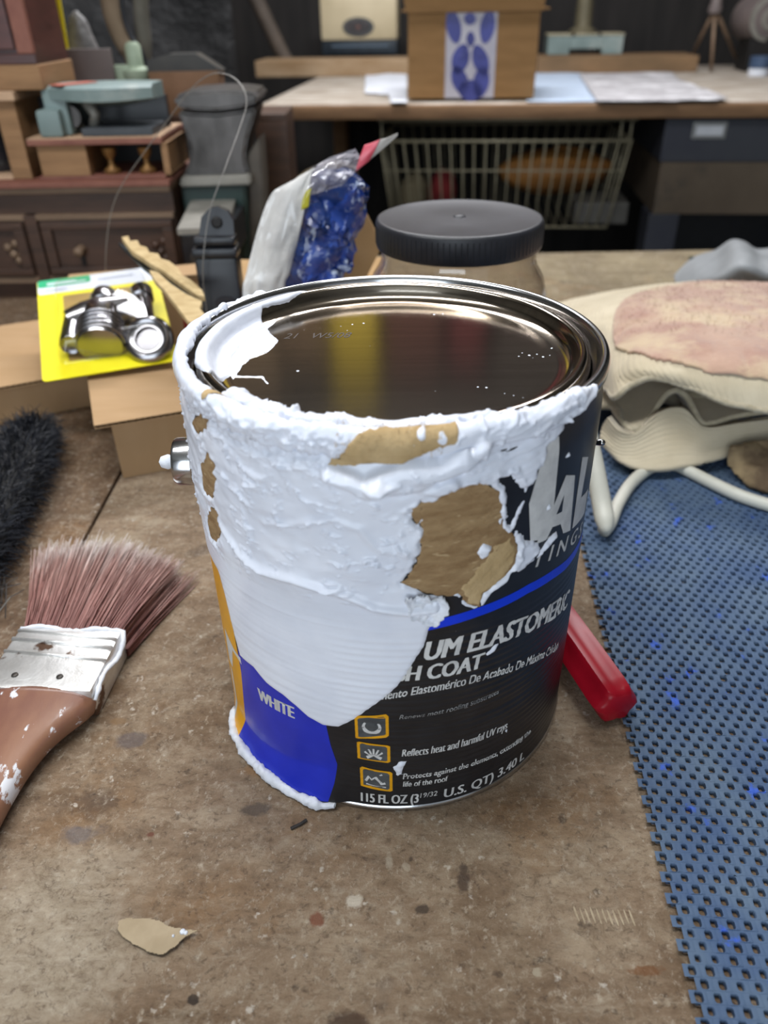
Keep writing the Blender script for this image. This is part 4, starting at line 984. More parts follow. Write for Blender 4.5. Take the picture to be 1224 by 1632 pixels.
# ------------------------------------------------------------------ thin wire loop
pts = [(330, 500, 322), (324, 450, 322), (325, 400, 322), (335, 335, 330), (358, 270, 345), (382, 205, 365), (393, 165, 380), (386, 138, 390), (365, 120, 400), (338, 118, 408), (306, 140, 416), (270, 188, 424), (232, 240, 430), (196, 292, 436), (178, 335, 440), (170, 385, 443), (168, 432, 445)]
path = catmull([PY(*p) for p in pts], 90)
tag(MB().tube(path, 0.42, 6).build('thin_wire', mat('grey_wire', '8d8a86', rough=0.4, metal=0.6), smooth=True), 'thin grey wire arching in a loop before the vise', 'wire')

# ------------------------------------------------------------------ bench vise
vise = thing('bench_vise', (-180, 720, 0), 'grey steel and dark green bench vise standing at the back of the bench', 'vise')
M_steel = mat('worn_vise_steel', '5c5957', rough=0.42, metal=0.8, color2='3b3937', scale=20, stretch=(1, 1, 0.6), bump=0.2, bump_scale=60)
M_vg = mat('vise_green', '1d2e2b', rough=0.5, color2='243733', scale=30, bump=0.1)
M_vgrey = mat('vise_worn_top', '8a877f', rough=0.5, metal=0.3, color2='78756d', scale=30)
VY = 675
def vp(px, py): q = PY(px, py, VY); return (q[0], q[2])
def vpoly(pts, y0, y1, name, material, bev=4, smooth=True):
    poly = [(max(a, -235), max(z, 0.5)) for a, z in (vp(*p) for p in pts)]
    bm = bmesh.new(); f = bm.faces.new([bm.verts.new((a, y0, z)) for a, z in poly]); r = bmesh.ops.extrude_face_region(bm, geom=[f])
    for v in [g for g in r['geom'] if isinstance(g, bmesh.types.BMVert)]: v.co.y = y1
    bmesh.ops.recalc_face_normals(bm, faces=bm.faces[:])
    if bev: bmesh.ops.bevel(bm, geom=bm.edges[:], offset=bev, segments=3, affect='EDGES', clamp_overlap=True)
    bm.verts.index_update(); V = [tuple(v.co) for v in bm.verts]; F = [[v.index for v in f.verts] for f in bm.faces]; bm.free()
    return build(name, V, F, material, vise, smooth=smooth, sharp=35)
cap = [(279, 168), (280, 152), (300, 146), (345, 143), (385, 144), (410, 148), (412, 162), (390, 170), (345, 176), (300, 174)]
vpoly(cap, VY - 6, VY + 86, 'jaw_cap', M_steel, 3)
neck = [(282, 176), (300, 180), (345, 182), (390, 176), (408, 170), (404, 190), (394, 220), (390, 245), (392, 262), (398, 280), (292, 284), (300, 262), (303, 240), (298, 215), (288, 192)]
vpoly(neck, VY, VY + 80, 'jaw_block', M_steel, 3)
vpoly([(291, 280), (400, 276), (402, 292), (288, 296)], VY - 10, VY + 80, 'jaw_collar', M_vgrey, 2)
vpoly([(288, 296), (392, 292), (396, 360), (398, 430), (402, 465), (280, 470), (284, 400), (286, 340)], VY - 4, VY + 70, 'vise_body', M_vg, 3)
vpoly([(392, 250), (412, 220), (418, 290), (420, 380), (422, 462), (398, 465), (396, 360)], VY + 10, VY + 60, 'vise_web', mat('vise_brown_side', '5a544c', rough=0.6, metal=0.3, color2='48433d', scale=30), 2)
q = [PZ(305, 318, 105), PZ(375, 318, 105), PZ(360, 362, 105), PZ(282, 365, 105)]
MB().prism([(a[0], a[1]) for a in q], lambda a, b: (a, b, 99), lambda a, b: (a, b, 105)).build('slide_plate', M_vgrey, vise)
MB().box(q[3][0] + 1, q[2][0] - 1, q[3][1] + 4, VY - 4, 62, 99, 2).build('slide_bar', M_bp, vise)
MB().box(-229, -110, 655, 770, 0.3, 14, 2).build('base_flange', M_vg, vise)
MB().tube([(-190, 560, 76), (-190, 520, 76)], 11, 18).build('screw_end', M_steel, vise, smooth=True, sharp=40)

# ------------------------------------------------------------------ zip bag with paper and blue wrappers
bag = thing('zip_bag', (-60, 305, 0), 'clear zip bag with red seal stripe, white paper and blue wrapped parts inside', 'bag')
def BP(px, py, dy=0.0): return np.array(PY(px, py, 300 + dy))
M_paper = mat('newsprint_white', 'dad9d6', rough=0.7, color2='b9b8b8', scale=16, stretch=(1, 1, 2), contrast=(0.45, 0.8), bump=0.25, bump_scale=25, bump_dist=0.004)
A3 = np.array
rowsP = [[A3((-122., 318, 2)), A3((-98., 304, 2)), A3((-72., 310, 2))], [BP(388, 478, 20), BP(418, 480, 4), BP(455, 476, 10)], [BP(392, 440, 26), BP(425, 425, 6), BP(462, 432, 8)], [BP(410, 370, 30), BP(445, 350, 8), BP(478, 368, 6)],
         [BP(432, 310, 30), BP(462, 300, 10), BP(490, 310, 6)], [BP(455, 296, 28), BP(480, 280, 14), BP(500, 268, 8)]]
G = sheet_grid(rowsP, 40, 60); u, v = np.meshgrid(np.linspace(0, 1, 40), np.linspace(0, 1, 60))
G[..., 1] += (fbm(u * 5 + v * 2, v * 6 - u, 3, 3) - 0.5) * 8
V, F = thick_sheet(G, 0.8); build('paper_sheet', V, F, M_paper, bag, smooth=True)
M_yl = mat('yellow_ticket', 'c9c22e', rough=0.6)
V, F = thick_sheet(sheet_grid([[BP(480, 335, -4), BP(492, 330, -4)], [BP(482, 318, -4), BP(494, 312, -4)], [BP(488, 305, -4), BP(496, 300, -4)]], 6, 8), 0.8); build('yellow_ticket', V, F, M_yl, bag, smooth=True)
M_bw = mat('blue_wrapper', '1f3a86', rough=0.2, color2='3358b4', scale=40, coat=0.7, third='cfdcf0', third_scale=46, third_at=(0.55, 0.61), bump=0.3, bump_scale=60)
M_bw2 = mat('blue_wrapper_dark', '1d3270', rough=0.25, color2='2a4a8c', scale=40, coat=0.6, third='9fb2c8', third_scale=40, third_at=(0.62, 0.68))
blue_pts = [(540, 300, 30), (558, 318, 26), (520, 322, 30), (505, 345, 26), (535, 345, 30), (556, 350, 24), (498, 372, 24), (524, 378, 30), (546, 384, 24), (488, 400, 24), (512, 408, 30), (534, 410, 24), (480, 430, 22), (502, 438, 30), (522, 436, 26), (474, 455, 22), (496, 462, 26)]
blue_low = [(-70, 324, 88), (-48, 322, 84), (-72, 322, 64), (-50, 326, 60), (-74, 324, 40), (-54, 322, 36), (-74, 326, 18), (-56, 324, 15)]
for i, (px, py, s) in enumerate(blue_pts + blue_low):
    c = BP(px, py, 20 + random.uniform(-5, 6)) if i < len(blue_pts) else A3((px, py, s), float)
    if i >= len(blue_pts): s = 22
    r0 = s * 0.5; n, mm = 26, 14; V = []
    ax_ = rng.normal(0, 1, 3); ax_ /= np.linalg.norm(ax_); e1 = np.cross(ax_, [0.2, 0.9, 0.3]); e1 /= np.linalg.norm(e1); e2 = np.cross(ax_, e1)
    for a in range(mm + 1):
        ph = -math.pi / 2 + math.pi * a / mm
        for k in range(n):
            q = 2 * math.pi * k / n
            w = 0.62 + 0.75 * float(ridged(np.array(5 + i * 3 + 1.5 * math.cos(q) + 0.9 * ph), np.array(5 + 1.5 * math.sin(q) - 0.9 * ph), i, 3))
            V.append(c + (ax_ * math.sin(ph) * 1.25 + (e1 * math.cos(q) + e2 * math.sin(q)) * math.cos(ph) * 0.8) * r0 * w)
    F = [(a * n + k, a * n + (k + 1) % n, (a + 1) * n + (k + 1) % n, (a + 1) * n + k) for a in range(mm) for k in range(n)]
    build('wrapped_part', V, F, M_bw if i % 3 else M_bw2, bag, smooth=True, sharp=28)
rowsB = [[A3((-86., 342, 2)), A3((-64., 344, 2)), A3((-42., 342, 2))], [BP(456, 472, 40), BP(490, 462, 42), BP(525, 450, 40)], [BP(478, 400, 40), BP(510, 390, 44), BP(545, 390, 40)], [BP(498, 330, 40), BP(530, 325, 44), BP(565, 335, 40)], [BP(505, 318, 36), BP(535, 298, 40), BP(568, 290, 36)]]
V, F = thick_sheet(sheet_grid(rowsB, 20, 30), 0.8); build('inner_wrapper', V, F, mat('blue_wrapper_inner', '1b2f66', rough=0.4, color2='27427e', scale=40), bag, smooth=True)
M_film = film_mat('bag_film', clear=0.90, rough=0.14, edge=0.6, bump=0.8, bump_scale=45)
def film(rows, nm, amp, m=M_film):
    G = sheet_grid(rows, 46, 60); u, v = np.meshgrid(np.linspace(0, 1, 46), np.linspace(0, 1, 60))
    G[..., 1] += (fbm(u * 6 + v * 3, v * 7 - 2 * u, 5, 3) - 0.5) * amp
    V = G.reshape(-1, 3); F = [(i * 46 + j, i * 46 + j + 1, (i + 1) * 46 + j + 1, (i + 1) * 46 + j) for i in range(59) for j in range(45)]
    return build(nm, V, F, m, bag, smooth=True)
film([[A3((-124., 294, 1)), A3((-88., 290, 1)), A3((-40., 296, 1))], [BP(386, 480, -8), BP(440, 484, -10), BP(520, 452, -6)], [BP(394, 438, -8), BP(455, 430, -14), BP(545, 408, -4)], [BP(412, 368, -6), BP(470, 360, -14), BP(568, 345, 0)], [BP(434, 308, 0), BP(495, 300, -12), BP(573, 300, 4)],
      [BP(470, 284, 6), BP(515, 270, 0), BP(570, 275, 10)], [BP(520, 255, 10), BP(545, 255, 8), BP(574, 268, 12)]], 'bag_front', 10)
film([[A3((-124., 344, 1)), A3((-88., 350, 1)), A3((-40., 346, 1))], [BP(386, 480, 46), BP(440, 484, 52), BP(522, 452, 50)], [BP(412, 368, 46), BP(470, 360, 56), BP(570, 345, 50)], [BP(470, 284, 30), BP(515, 270, 40), BP(572, 275, 36)], [BP(520, 255, 12), BP(545, 255, 12), BP(574, 268, 14)]], 'bag_back', 8)
M_haze = mat('milky_film', 'b9b4bc', rough=0.3, color2='8f8b95', scale=18, alpha=0.55, coat=0.5)
film([[BP(494, 312, 2), BP(515, 305, 0), BP(545, 296, 2)], [BP(496, 275, 4), BP(525, 276, 2), BP(560, 280, 6)], [BP(520, 254, 10), BP(545, 255, 8), BP(574, 268, 12)], [BP(566, 236, 14), BP(574, 250, 12), BP(582, 262, 12)]], 'bag_neck', 5, M_haze)
M_seal = mat('red_zip_seal', 'b83244', rough=0.35, color2='cf5a68', scale=60, coat=0.4)
V, F = thick_sheet(sheet_grid([[BP(566, 274, 11), BP(573, 252, 11), BP(581, 231, 13)], [BP(578, 264, 11), BP(586, 246, 11), BP(594, 227, 13)], [BP(588, 256, 12), BP(597, 240, 12), BP(606, 222, 13)]], 10, 10), 1.2); build('zip_seal', V, F, M_seal, bag, smooth=True)
M_lip = mat('bag_lip', 'b7b3ae', rough=0.4, color2='a5a19c', scale=30, alpha=0.85)
V, F = thick_sheet(sheet_grid([[BP(588, 256, 12), BP(597, 240, 12), BP(606, 222, 13)], [BP(612, 236, 13), BP(614, 228, 13), BP(618, 219, 13)], [BP(634, 216, 14), BP(634, 214, 14), BP(634, 212, 14)]], 8, 10), 0.6); build('bag_lip', V, F, M_lip, bag, smooth=True)

# ------------------------------------------------------------------ cardboard box standing behind the bag
M_cardb = mat('plain_cardboard', 'a98a63', rough=0.85, color2='9e7f58', scale=20, spec=0.2)
q = [PY(524, 470, 372), PY(545, 395, 372), PY(568, 338, 372), PY(582, 336, 374), PY(606, 382, 376), PY(604, 400, 376), PY(585, 440, 372), PY(560, 480, 370)]
fb = thing('cardboard_box', (-40, 400, 0), 'upright piece of tan cardboard between zip bag and black-lidded jar', 'cardboard')
poly = [(a[0], a[2]) for a in q][::-1]
poly = [(a, max(z, 4)) for a, z in poly]
MB().prism(poly, lambda a, z: (a, 372, z), lambda a, z: (a, 377, z)).build('cardboard_flap', M_cardb, fb)
MB().box(-150, 0, 378, 460, 0.3, 92, 0.8).build('box_body', M_cardb, fb)

# ------------------------------------------------------------------ clear jar with a black lid
jx, jy = 49.5, 243
jar = thing('plastic_jar', (jx, jy, 0), 'clear plastic jar with wide black screw lid standing behind the can', 'jar')
M_jar = film_mat('clear_jar', (0.97, 0.95, 0.93), clear=0.94, rough=0.03, edge=0.8)
MB().lathe([(0.01, 0.5), (58, 0.5), (62, 4), (63, 20), (63, 118), (62, 128), (58.5, 138), (54, 145), (52.5, 150), (52.5, 166)], 72, (jx, jy, 0)).build('jar_body', M_jar, jar, smooth=True)
MB().lathe([(51, 166), (51, 149), (53, 143), (57.5, 136), (61, 127), (62, 118), (62, 20), (61, 5), (0.01, 3)], 72, (jx, jy, 0)).build('jar_wall', M_jar, jar, smooth=True)
M_jl = mat('black_lid_plastic', '1d1e22', rough=0.42, color2='2b2c31', scale=30, bump=0.04, third='4a4a4e', third_scale=180, third_at=(0.7, 0.78))
lidj = MB().lathe([(52, 158), (55.4, 158), (56, 159.5), (56, 173.5), (55.2, 175.3), (53.6, 176), (52.4, 175.6), (20, 175.6), (4.2, 175.8), (3.4, 176.8), (0.01, 177)], 96, (jx, jy, 0)).build('jar_lid', M_jl, jar, smooth=True, sharp=50)
m = MB()
for k in range(96):
    q = 2 * math.pi * k / 96; m.tube([(jx + 56 * math.cos(q), jy + 56 * math.sin(q), 160.5), (jx + 56 * math.cos(q), jy + 56 * math.sin(q), 172.5)], 0.35, 4, caps=False)
m.build('lid_grip', M_jl, lidj, smooth=True)
M_fill = mat('beige_filling', 'a58c78', rough=0.9, color2='8a7160', scale=30, bump=0.5)
MB().lathe([(0.01, 3.6), (58, 3.8), (60.4, 12), (60.4, 62), (52, 70), (30, 75), (0.01, 76)], 48, (jx, jy, 0)).build('jar_contents', M_fill, jar, smooth=True)

# ------------------------------------------------------------------ white cord
pts = [(962, 846, 2), (972, 834, 2), (985, 803, 2), (1008, 768, 2), (1040, 744, 2), (1072, 740, 2), (1100, 752, 2), (1140, 772, 2), (1185, 792, 2), (1245, 810, 2), (1330, 830, 2)]
M_cordw = mat('cream_rubber', 'cbcabf', rough=0.45, color2='bfbeb2', scale=20)
cord = thing('power_cord', PZ(1080, 745), 'cream white cord looping over the blue mat under the gloves', 'cord')
MB().tube(catmull([PZ(px, py, z + 5.6) for px, py, z in pts], 80), 4.4, 12).build('cord_line', M_cordw, cord, smooth=True)
gp = catmull([PZ(px, py, z) for px, py, z in [(930, 660, 62), (940, 705, 50), (951, 760, 34), (960, 808, 20), (965, 836, 14), (967, 849, 11.5)]], 24)
MB().tube(gp, [6.0 + 0.02 * k for k in range(20)] + [6.3, 5.6, 4.2, 2.0], 14).build('cord_grip', M_cordw, cord, smooth=True)

# ------------------------------------------------------------------ red screwdriver
s0 = np.array([106.0, -39, 12.5]); sdv = np.array([-0.25, 0.968, 0.0]); sdv /= np.linalg.norm(sdv)
drv = thing('screwdriver', (95, -5, 0), 'translucent red screwdriver handle poking out behind the can foot', 'screwdriver')
M_rt = mat('red_translucent', '9a1122', rough=0.3, color2='840d1c', scale=30, trans=0.0, coat=0.0, spec=0.22, ior=1.47)
def hexloop(c, r, k=6, flute=0.0):
    out = []
    a = np.array([sdv[1], -sdv[0], 0]); b = np.array([0, 0, 1.0])
    for j in range(24):
        q = 2 * math.pi * j / 24; rr = r * (1 - flute * (0.5 - 0.5 * math.cos(k * q)))
        out.append(c + (a * math.cos(q) + b * math.sin(q)) * rr)
    return out
V = []; st = [(0, 8.5), (1.2, 10.4), (4, 11.6), (10, 12), (40, 12), (70, 11.8), (78, 10), (84, 8), (92, 8)]
for d, r in st: V += hexloop(s0 + sdv * d, r, 6, 0.20)
n = 24; F = [(i * n + k, i * n + (k + 1) % n, (i + 1) * n + (k + 1) % n, (i + 1) * n + k) for i in range(len(st) - 1) for k in range(n)] + [list(range(n))[::-1], [(len(st) - 1) * n + k for k in range(n)]]
build('handle', V, F, M_rt, drv, smooth=True, sharp=50)
MB().tube([s0 + sdv * 60, s0 + sdv * 175], 3.0, 14).build('shank', M_steel, drv, smooth=True, sharp=40)

# ------------------------------------------------------------------ knit gloves
M_knit = mat('cream_knit', 'c8bca3', rough=0.95, color2='b7aa90', scale=18, bump=0.4, bump_scale=420, bump_dist=0.0008, sheen=0.3, spec=0.15)
M_knit2 = mat('cream_knit_edge', 'bfb49c', rough=0.95, color2='a59a82', scale=160, bump=0.6, bump_scale=420, sheen=0.3, spec=0.1)
M_suede = mat('pink_suede_palm', 'b3937f', rough=0.95, color2='a17c6c', scale=26, third='bfa88a', third_scale=22, third_at=(0.47, 0.62), bump=0.6, bump_scale=330, bump_dist=0.001, sheen=0.5, spec=0.1)
def rows3(R): return [[PZ(px, py, z) for px, py, z in r] for r in R]
def rib(G, freq, amp):
    n = grid_normals(G); nu = G.shape[1]
    return G + n * (amp * np.sin(np.linspace(0, freq * 2 * math.pi, nu)))[None, :, None]
gtop = thing('work_glove', (260, 330, 0), 'cream knit work glove with worn pink suede palm, uppermost on the pile', 'glove', 'knit work gloves on the mat')
R = rows3([[(882, 486, 40), (935, 474, 50), (995, 463, 60), (1060, 454, 66), (1120, 450, 70), (1180, 452, 72), (1260, 454, 72)],
           [(876, 500, 50), (935, 490, 63), (995, 488, 75), (1060, 482, 82), (1120, 478, 86), (1180, 478, 88), (1260, 480, 88)],
           [(890, 515, 50), (945, 516, 64), (995, 520, 76), (1060, 525, 84), (1120, 525, 88), (1180, 525, 89), (1260, 526, 89)],
           [(910, 540, 44), (955, 548, 60), (992, 560, 73), (1050, 566, 82), (1115, 572, 85), (1180, 576, 86), (1260, 580, 86)],
           [(930, 575, 38), (960, 580, 55), (985, 592, 68), (1030, 592, 76), (1105, 600, 78), (1175, 610, 78), (1260, 618, 78)],
           [(948, 612, 32), (966, 615, 48), (982, 628, 58), (1014, 606, 70), (1080, 612, 71), (1150, 634, 68), (1260, 668, 60)]])
G = sheet_grid(R, 200, 150); u, v = np.meshgrid(np.linspace(0, 1, 200), np.linspace(0, 1, 150))
G[..., 2] += (fbm(u * 9, v * 6, 3, 3) - 0.5) * 6 * (0.3 + v)
Gs = G.copy(); G = rib(G, 44, 0.22)
V, F = thick_sheet(G, 3.0); build('glove_back', V, F, M_knit, gtop, smooth=True)
mask = (np.abs((u - 0.86) / 0.50) ** 2.4 + np.abs((v - 0.50) / 0.43) ** 2.6) < 1
n_ = grid_normals(Gs); sgn = np.sign(n_[..., 2].mean()) or 1
G2 = Gs + n_ * sgn * 2.6; G2[..., 2] += (fbm(u * 34, v * 26, 5, 3) - 0.5) * 1.6
V, F = thick_sheet(G2, 2.0, mask[:-1, :-1] & mask[1:, 1:]); build('suede_palm', V, F, M_suede, gtop, smooth=True)
e = mask & ~(np.roll(mask, 1, 0) & np.roll(mask, -1, 0) & np.roll(mask, 1, 1) & np.roll(mask, -1, 1))
m = MB()
for k in range(900):
    i, j = random.randint(12, 110), random.randint(80, 199)
    if not mask[i, j]: continue
    p = G2[i, j] + n_[i, j] * sgn * 0.9; m.tube([p, p + n_[i, j] * sgn * random.uniform(0.8, 2.4) + rng.normal(0, 0.9, 3)], [0.22, 0.08], 3, caps=False)
tag(m.build('suede_nap', M_suede, gtop), kind='stuff')
edge = G[-1]; m = MB(); m.tube(edge, 2.4, 8); m.build('cuff_edge', M_knit2, gtop, smooth=True)

gmid = thing('work_glove', (240, 240, 0), 'cream knit glove cuff folded in waves, middle of the pile', 'glove', 'knit work gloves on the mat')
fr = [(944, 650, 26), (965, 648, 30), (984, 652, 34), (992, 672, 33), (1008, 684, 33), (1030, 672, 36), (1048, 646, 44), (1062, 628, 50), (1078, 622, 52), (1094, 632, 48), (1106, 654, 40), (1118, 674, 34), (1135, 674, 34), (1170, 664, 37), (1215, 656, 40), (1260, 652, 42)]
f0 = np.array([PZ(*p) for p in fr]); rowsM = [f0, f0 + np.array([0, 22, -2]), f0 * [1, 1, 0.9] + np.array([2, 60, 2]), f0 * [1, 1, 0.7] + np.array([4, 100, 6])]
G = sheet_grid(rowsM, 150, 24); V, F = thick_sheet(G, 4.2); build('cuff_sheet', V, F, M_knit, gmid, smooth=True)
m = MB(); m.tube(G[0], [2.3 + 0.35 * (k % 2) for k in range(150)], 8); m.build('cuff_edge', M_knit2, gmid, smooth=True)
fr2 = [(1016, 646, 44), (1040, 640, 48), (1062, 618, 56), (1085, 610, 60), (1120, 628, 56), (1160, 634, 54), (1200, 640, 52), (1260, 650, 50)]
f1 = np.array([PZ(px, py, z) for px, py, z in fr2]) + np.array([0, 46, -8]); G = sheet_grid([f1, f1 + np.array([0, 40, 2]), f1 + np.array([0, 90, 0])], 80, 14)
V, F = thick_sheet(G, 3.0); build('inner_fold', V, F, M_knit2, gmid, smooth=True)

glow = thing('work_glove', (250, 250, 0), 'cream knit glove with broad ribbed cuff hanging over the cord, bottom of the pile', 'glove', 'knit work gloves on the mat')
R = rows3([[(972, 664, 38), (990, 684, 34), (1015, 686, 33), (1050, 655, 44), (1090, 650, 46), (1120, 680, 34), (1180, 672, 37), (1260, 662, 40)],
           [(962, 680, 28), (985, 704, 24), (1010, 708, 24), (1055, 690, 30), (1095, 690, 30), (1130, 698, 27), (1185, 688, 29), (1260, 676, 31)],
           [(958, 700, 20), (985, 722, 17), (1012, 730, 16), (1055, 728, 17), (1100, 724, 18), (1140, 716, 18), (1190, 704, 20), (1260, 690, 22)],
           [(968, 712, 14), (992, 736, 12), (1020, 746, 11.5), (1055, 748, 11.5), (1105, 740, 12), (1150, 728, 13), (1195, 716, 15), (1260, 698, 17)],
           [(985, 705, 9.5), (1005, 725, 10), (1030, 733, 10), (1060, 735, 10), (1105, 728, 10), (1150, 718, 11), (1195, 706, 12), (1260, 690, 13)]])
G = sheet_grid(R, 150, 50); G = rib(G, 1, 0); nn = grid_normals(G); vv = np.linspace(0, 1, 50)
G = G + nn * (0.35 * np.sin(vv * 2 * math.pi * 16))[:, None, None]
V, F = thick_sheet(G, 3.0); build('cuff_sheet', V, F, M_knit, glow, smooth=True)
m = MB(); m.tube(G[38], [1.9 + 0.4 * (k % 2) for k in range(150)], 8); m.build('cuff_hem', M_knit2, glow, smooth=True)
V, F = [], []; n = 28
for i in range(15):
    ph = -math.pi / 2 + math.pi * i / 14
    for k in range(n):
        q = 2 * math.pi * k / n; w = max(math.cos(ph), 0.01) ** 0.7
        V.append((285 + 92 * w * math.cos(q), 325 + 84 * w * math.sin(q), 30 + 19 * math.sin(ph)))
F = [(i * n + k, i * n + (k + 1) % n, (i + 1) * n + (k + 1) % n, (i + 1) * n + k) for i in range(14) for k in range(n)]
build('glove_body', V, F, M_knit2, glow, smooth=True)
rag = thing('brown_rag', (330, 210, 0), 'brown crumpled rag under the edge of the knit gloves', 'rag')
R = rows3([[(1165, 712, 24), (1200, 706, 26), (1260, 700, 28)], [(1160, 735, 14), (1200, 735, 18), (1260, 730, 20)], [(1180, 765, 6), (1205, 770, 9), (1260, 775, 10)], [(1190, 775, 4), (1215, 785, 4), (1260, 795, 4)]])
G = sheet_grid(R, 30, 30); u, v = np.meshgrid(np.linspace(0, 1, 30), np.linspace(0, 1, 30)); G[..., 2] += (fbm(u * 5, v * 5, 2, 3) - 0.4) * 7
V, F = thick_sheet(G, 2.0); V[:, 2] = np.maximum(V[:, 2], 3.4); build('rag_cloth', V, F, mat('brown_cloth', '5a4a38', rough=0.95, color2='a08c6a', scale=24, contrast=(0.45, 0.7)), rag, smooth=True)

gg = thing('grey_glove', (470, 620, 0), 'grey rubber-coated glove slumped at the far edge of the bench', 'glove')
R = rows3([[(1075, 440, 6), (1105, 412, 22), (1140, 400, 34), (1165, 384, 50), (1185, 386, 52), (1205, 398, 44), (1235, 396, 44), (1270, 390, 44)],
           [(1078, 455, 8), (1110, 430, 28), (1145, 422, 40), (1172, 400, 58), (1192, 404, 58), (1212, 416, 50), (1240, 414, 50), (1270, 410, 50)],
           [(1085, 466, 8), (1120, 452, 26), (1150, 446, 38), (1178, 430, 52), (1198, 432, 52), (1218, 440, 46), (1245, 440, 46), (1270, 440, 46)],
           [(1090, 474, 2), (1125, 468, 6), (1155, 466, 10), (1180, 462, 14), (1200, 462, 14), (1220, 462, 14), (1245, 462, 14), (1270, 462, 14)]])
G = sheet_grid(R, 60, 30); G[..., 2] = np.maximum(G[..., 2], 2.2); V, F = thick_sheet(G, 3.0); V[:, 2] = np.maximum(V[:, 2], 0.3)
build('glove_shell', V, F, mat('grey_coated_glove', '777a7c', rough=0.7, color2='8d9092', scale=14, bump=0.3, bump_scale=40), gg, smooth=True)
p = PZ(1142, 418, 36); q = PZ(1160, 388, 46)
MB().box(p[0] - 5, q[0] + 6, q[1] + 18, q[1] + 30, 0.3, 24, 2).build('dark_liner', mat('green_liner', '3a4034', rough=0.9), gg)
# ------------------------------------------------------------------ chest of drawers and what stands on it
def pbox(px0, px1, py0, py1, y, depth, bev=0.0, m=None, dz=0.0):
    pm, qm = (py0 + py1) / 2, (px0 + px1) / 2
    return (m or MB()).box(PY(px0, pm, y)[0], PY(px1, pm, y)[0], y, y + depth, PY(qm, py1, y)[2] + dz, PY(qm, py0, y)[2] + dz, bev)
M_ward = mat('dark_oak', '4a3326', rough=0.5, color2='37261c', scale=14, stretch=(1, 1, 6), coat=0.1)
M_oakl = mat('worn_oak_trim', '7a6450', rough=0.6, color2='665240', scale=20, stretch=(1, 1, 6))
M_redw = mat('red_edged_wood', '6c4034', rough=0.6, color2='7f5243', scale=30)
M_pine = mat('tan_pine', '8f6d4b', rough=0.7, color2='7b5c3d', scale=14, stretch=(1, 1, 7), bump=0.1)
M_pinel = mat('pale_pine_top', 'b5977a', rough=0.75, color2='a3856a', scale=20, stretch=(1, 5, 1))
CY = 640
chest = thing('drawer_chest', (-430, 700, 0), 'dark oak tabletop chest with panelled drawers and a red-edged top', 'chest')
MB().box(-640, -241, CY + 8, CY + 150, 0.3, 121).build('chest_carcass', M_ward, chest)
MB().box(-644, -238, CY - 8, CY + 156, 128, 134, 1).build('chest_top', M_redw, chest)
MB().box(-642, -240, CY - 4, CY + 152, 121, 128, 1.5).build('top_moulding', M_oakl, chest)
MB().box(-641, -241, CY - 1, CY + 8, 92, 98, 1).build('drawer_rail', M_oakl, chest)
MB().box(-641, -241, CY - 1, CY + 8, 20, 28, 1).build('drawer_rail', M_oakl, chest)
MB().box(-414, -400, CY - 2, CY + 8, 0.3, 98, 1).build('stile', M_ward, chest)
for x0, x1, kx in ((-640, -415, -520), (-399, -242, -356)):
    d = MB().box(x0 + 1, x1 - 1, CY + 1, CY + 8, 28.5, 91.5, 0.8).build('drawer', M_ward, chest)
    for a in ((x0 + 2, x1 - 2, 82, 90), (x0 + 2, x1 - 2, 30, 38), (x0 + 2, x0 + 14, 38, 82), (x1 - 14, x1 - 2, 38, 82)):
        MB().box(a[0], a[1], CY - 4, CY + 1, a[2], a[3], 1.2).build('drawer_frame', M_ward if x0 < -500 else M_ward, d)
    MB().lathe([(0.01, -16), (5, -15), (6, -12), (3, -8), (3.2, -3), (6, 0)], 14, (kx, CY + 1, 58), (0, 1, 0)).build('knob', M_oakl, d, smooth=True)
    MB().box(kx - 2.5, kx + 2.5, CY - 1, CY + 1, 40, 52, 0.8).build('escutcheon', M_dkm, d)
    for k, (ox, oz) in enumerate(((0, 66), (14, 62), (-14, 62), (7, 54), (-7, 54), (0, 47))):       # carved boss
        c = ((-432 if x0 < -500 else -258) + ox * 0.7, CY - 0.5, oz)
        MB().lathe([(0.01, -2.6), (3, -2.2), (4.6, 0), (5, 1.5)], 12, c, (0, 1, 0)).build('carving', M_oakl if x0 < -500 else M_ward, d, smooth=True)
# riser with compartments
ris = thing('wood_riser', (-330, 700, 134), 'low pine riser box with red top edge on the oak chest', 'riser')
RY = 646
rx0, rx1 = PY(58, 260, RY)[0], -244
MB().box(rx0, rx1, RY, RY + 110, 134.3, 138).build('riser_base', M_redw, ris)
MB().box(rx0 - 4, rx1 + 2, RY - 4, RY + 114, 170, 176, 0.8).build('riser_top', M_redw, ris)
MB().box(rx0 - 3, rx1 + 1, RY - 3, RY + 113, 176, 177.2).build('riser_top_board', M_pinel, ris)
MB().box(rx0 + 4, PY(142, 265, RY)[0], RY, RY + 100, 138, 170, 0.8).build('riser_block', M_pine, ris)
MB().box(PY(270, 265, RY)[0], rx1, RY, RY + 100, 138, 170, 0.8).build('riser_block', M_pine, ris)
MB().box(PY(142, 265, RY)[0], PY(270, 265, RY)[0], RY + 92, RY + 100, 138, 170).build('riser_back', M_dkm, ris)
M_brass = mat('old_brass', '8f6a3c', rough=0.5, metal=0.5, color2='6b4c2a', scale=40)
for i, (px, py) in enumerate(((182, 262), (238, 266))):
    c = PY(px, 282, RY + 14)
    o = MB().lathe([(0.01, 0), (9, 0), (9.5, 3), (4, 8), (3, 14), (7, 20), (8, 26), (6, 27), (0.01, 26)], 18, (c[0], RY + 14, 138.2))
    tag(o.build('brass_fitting', M_brass, smooth=True, sharp=40), ('brass funnel fitting in the riser opening nearer the pine block', 'brass elbow fitting in the riser opening nearer the vise')[i], 'fitting')
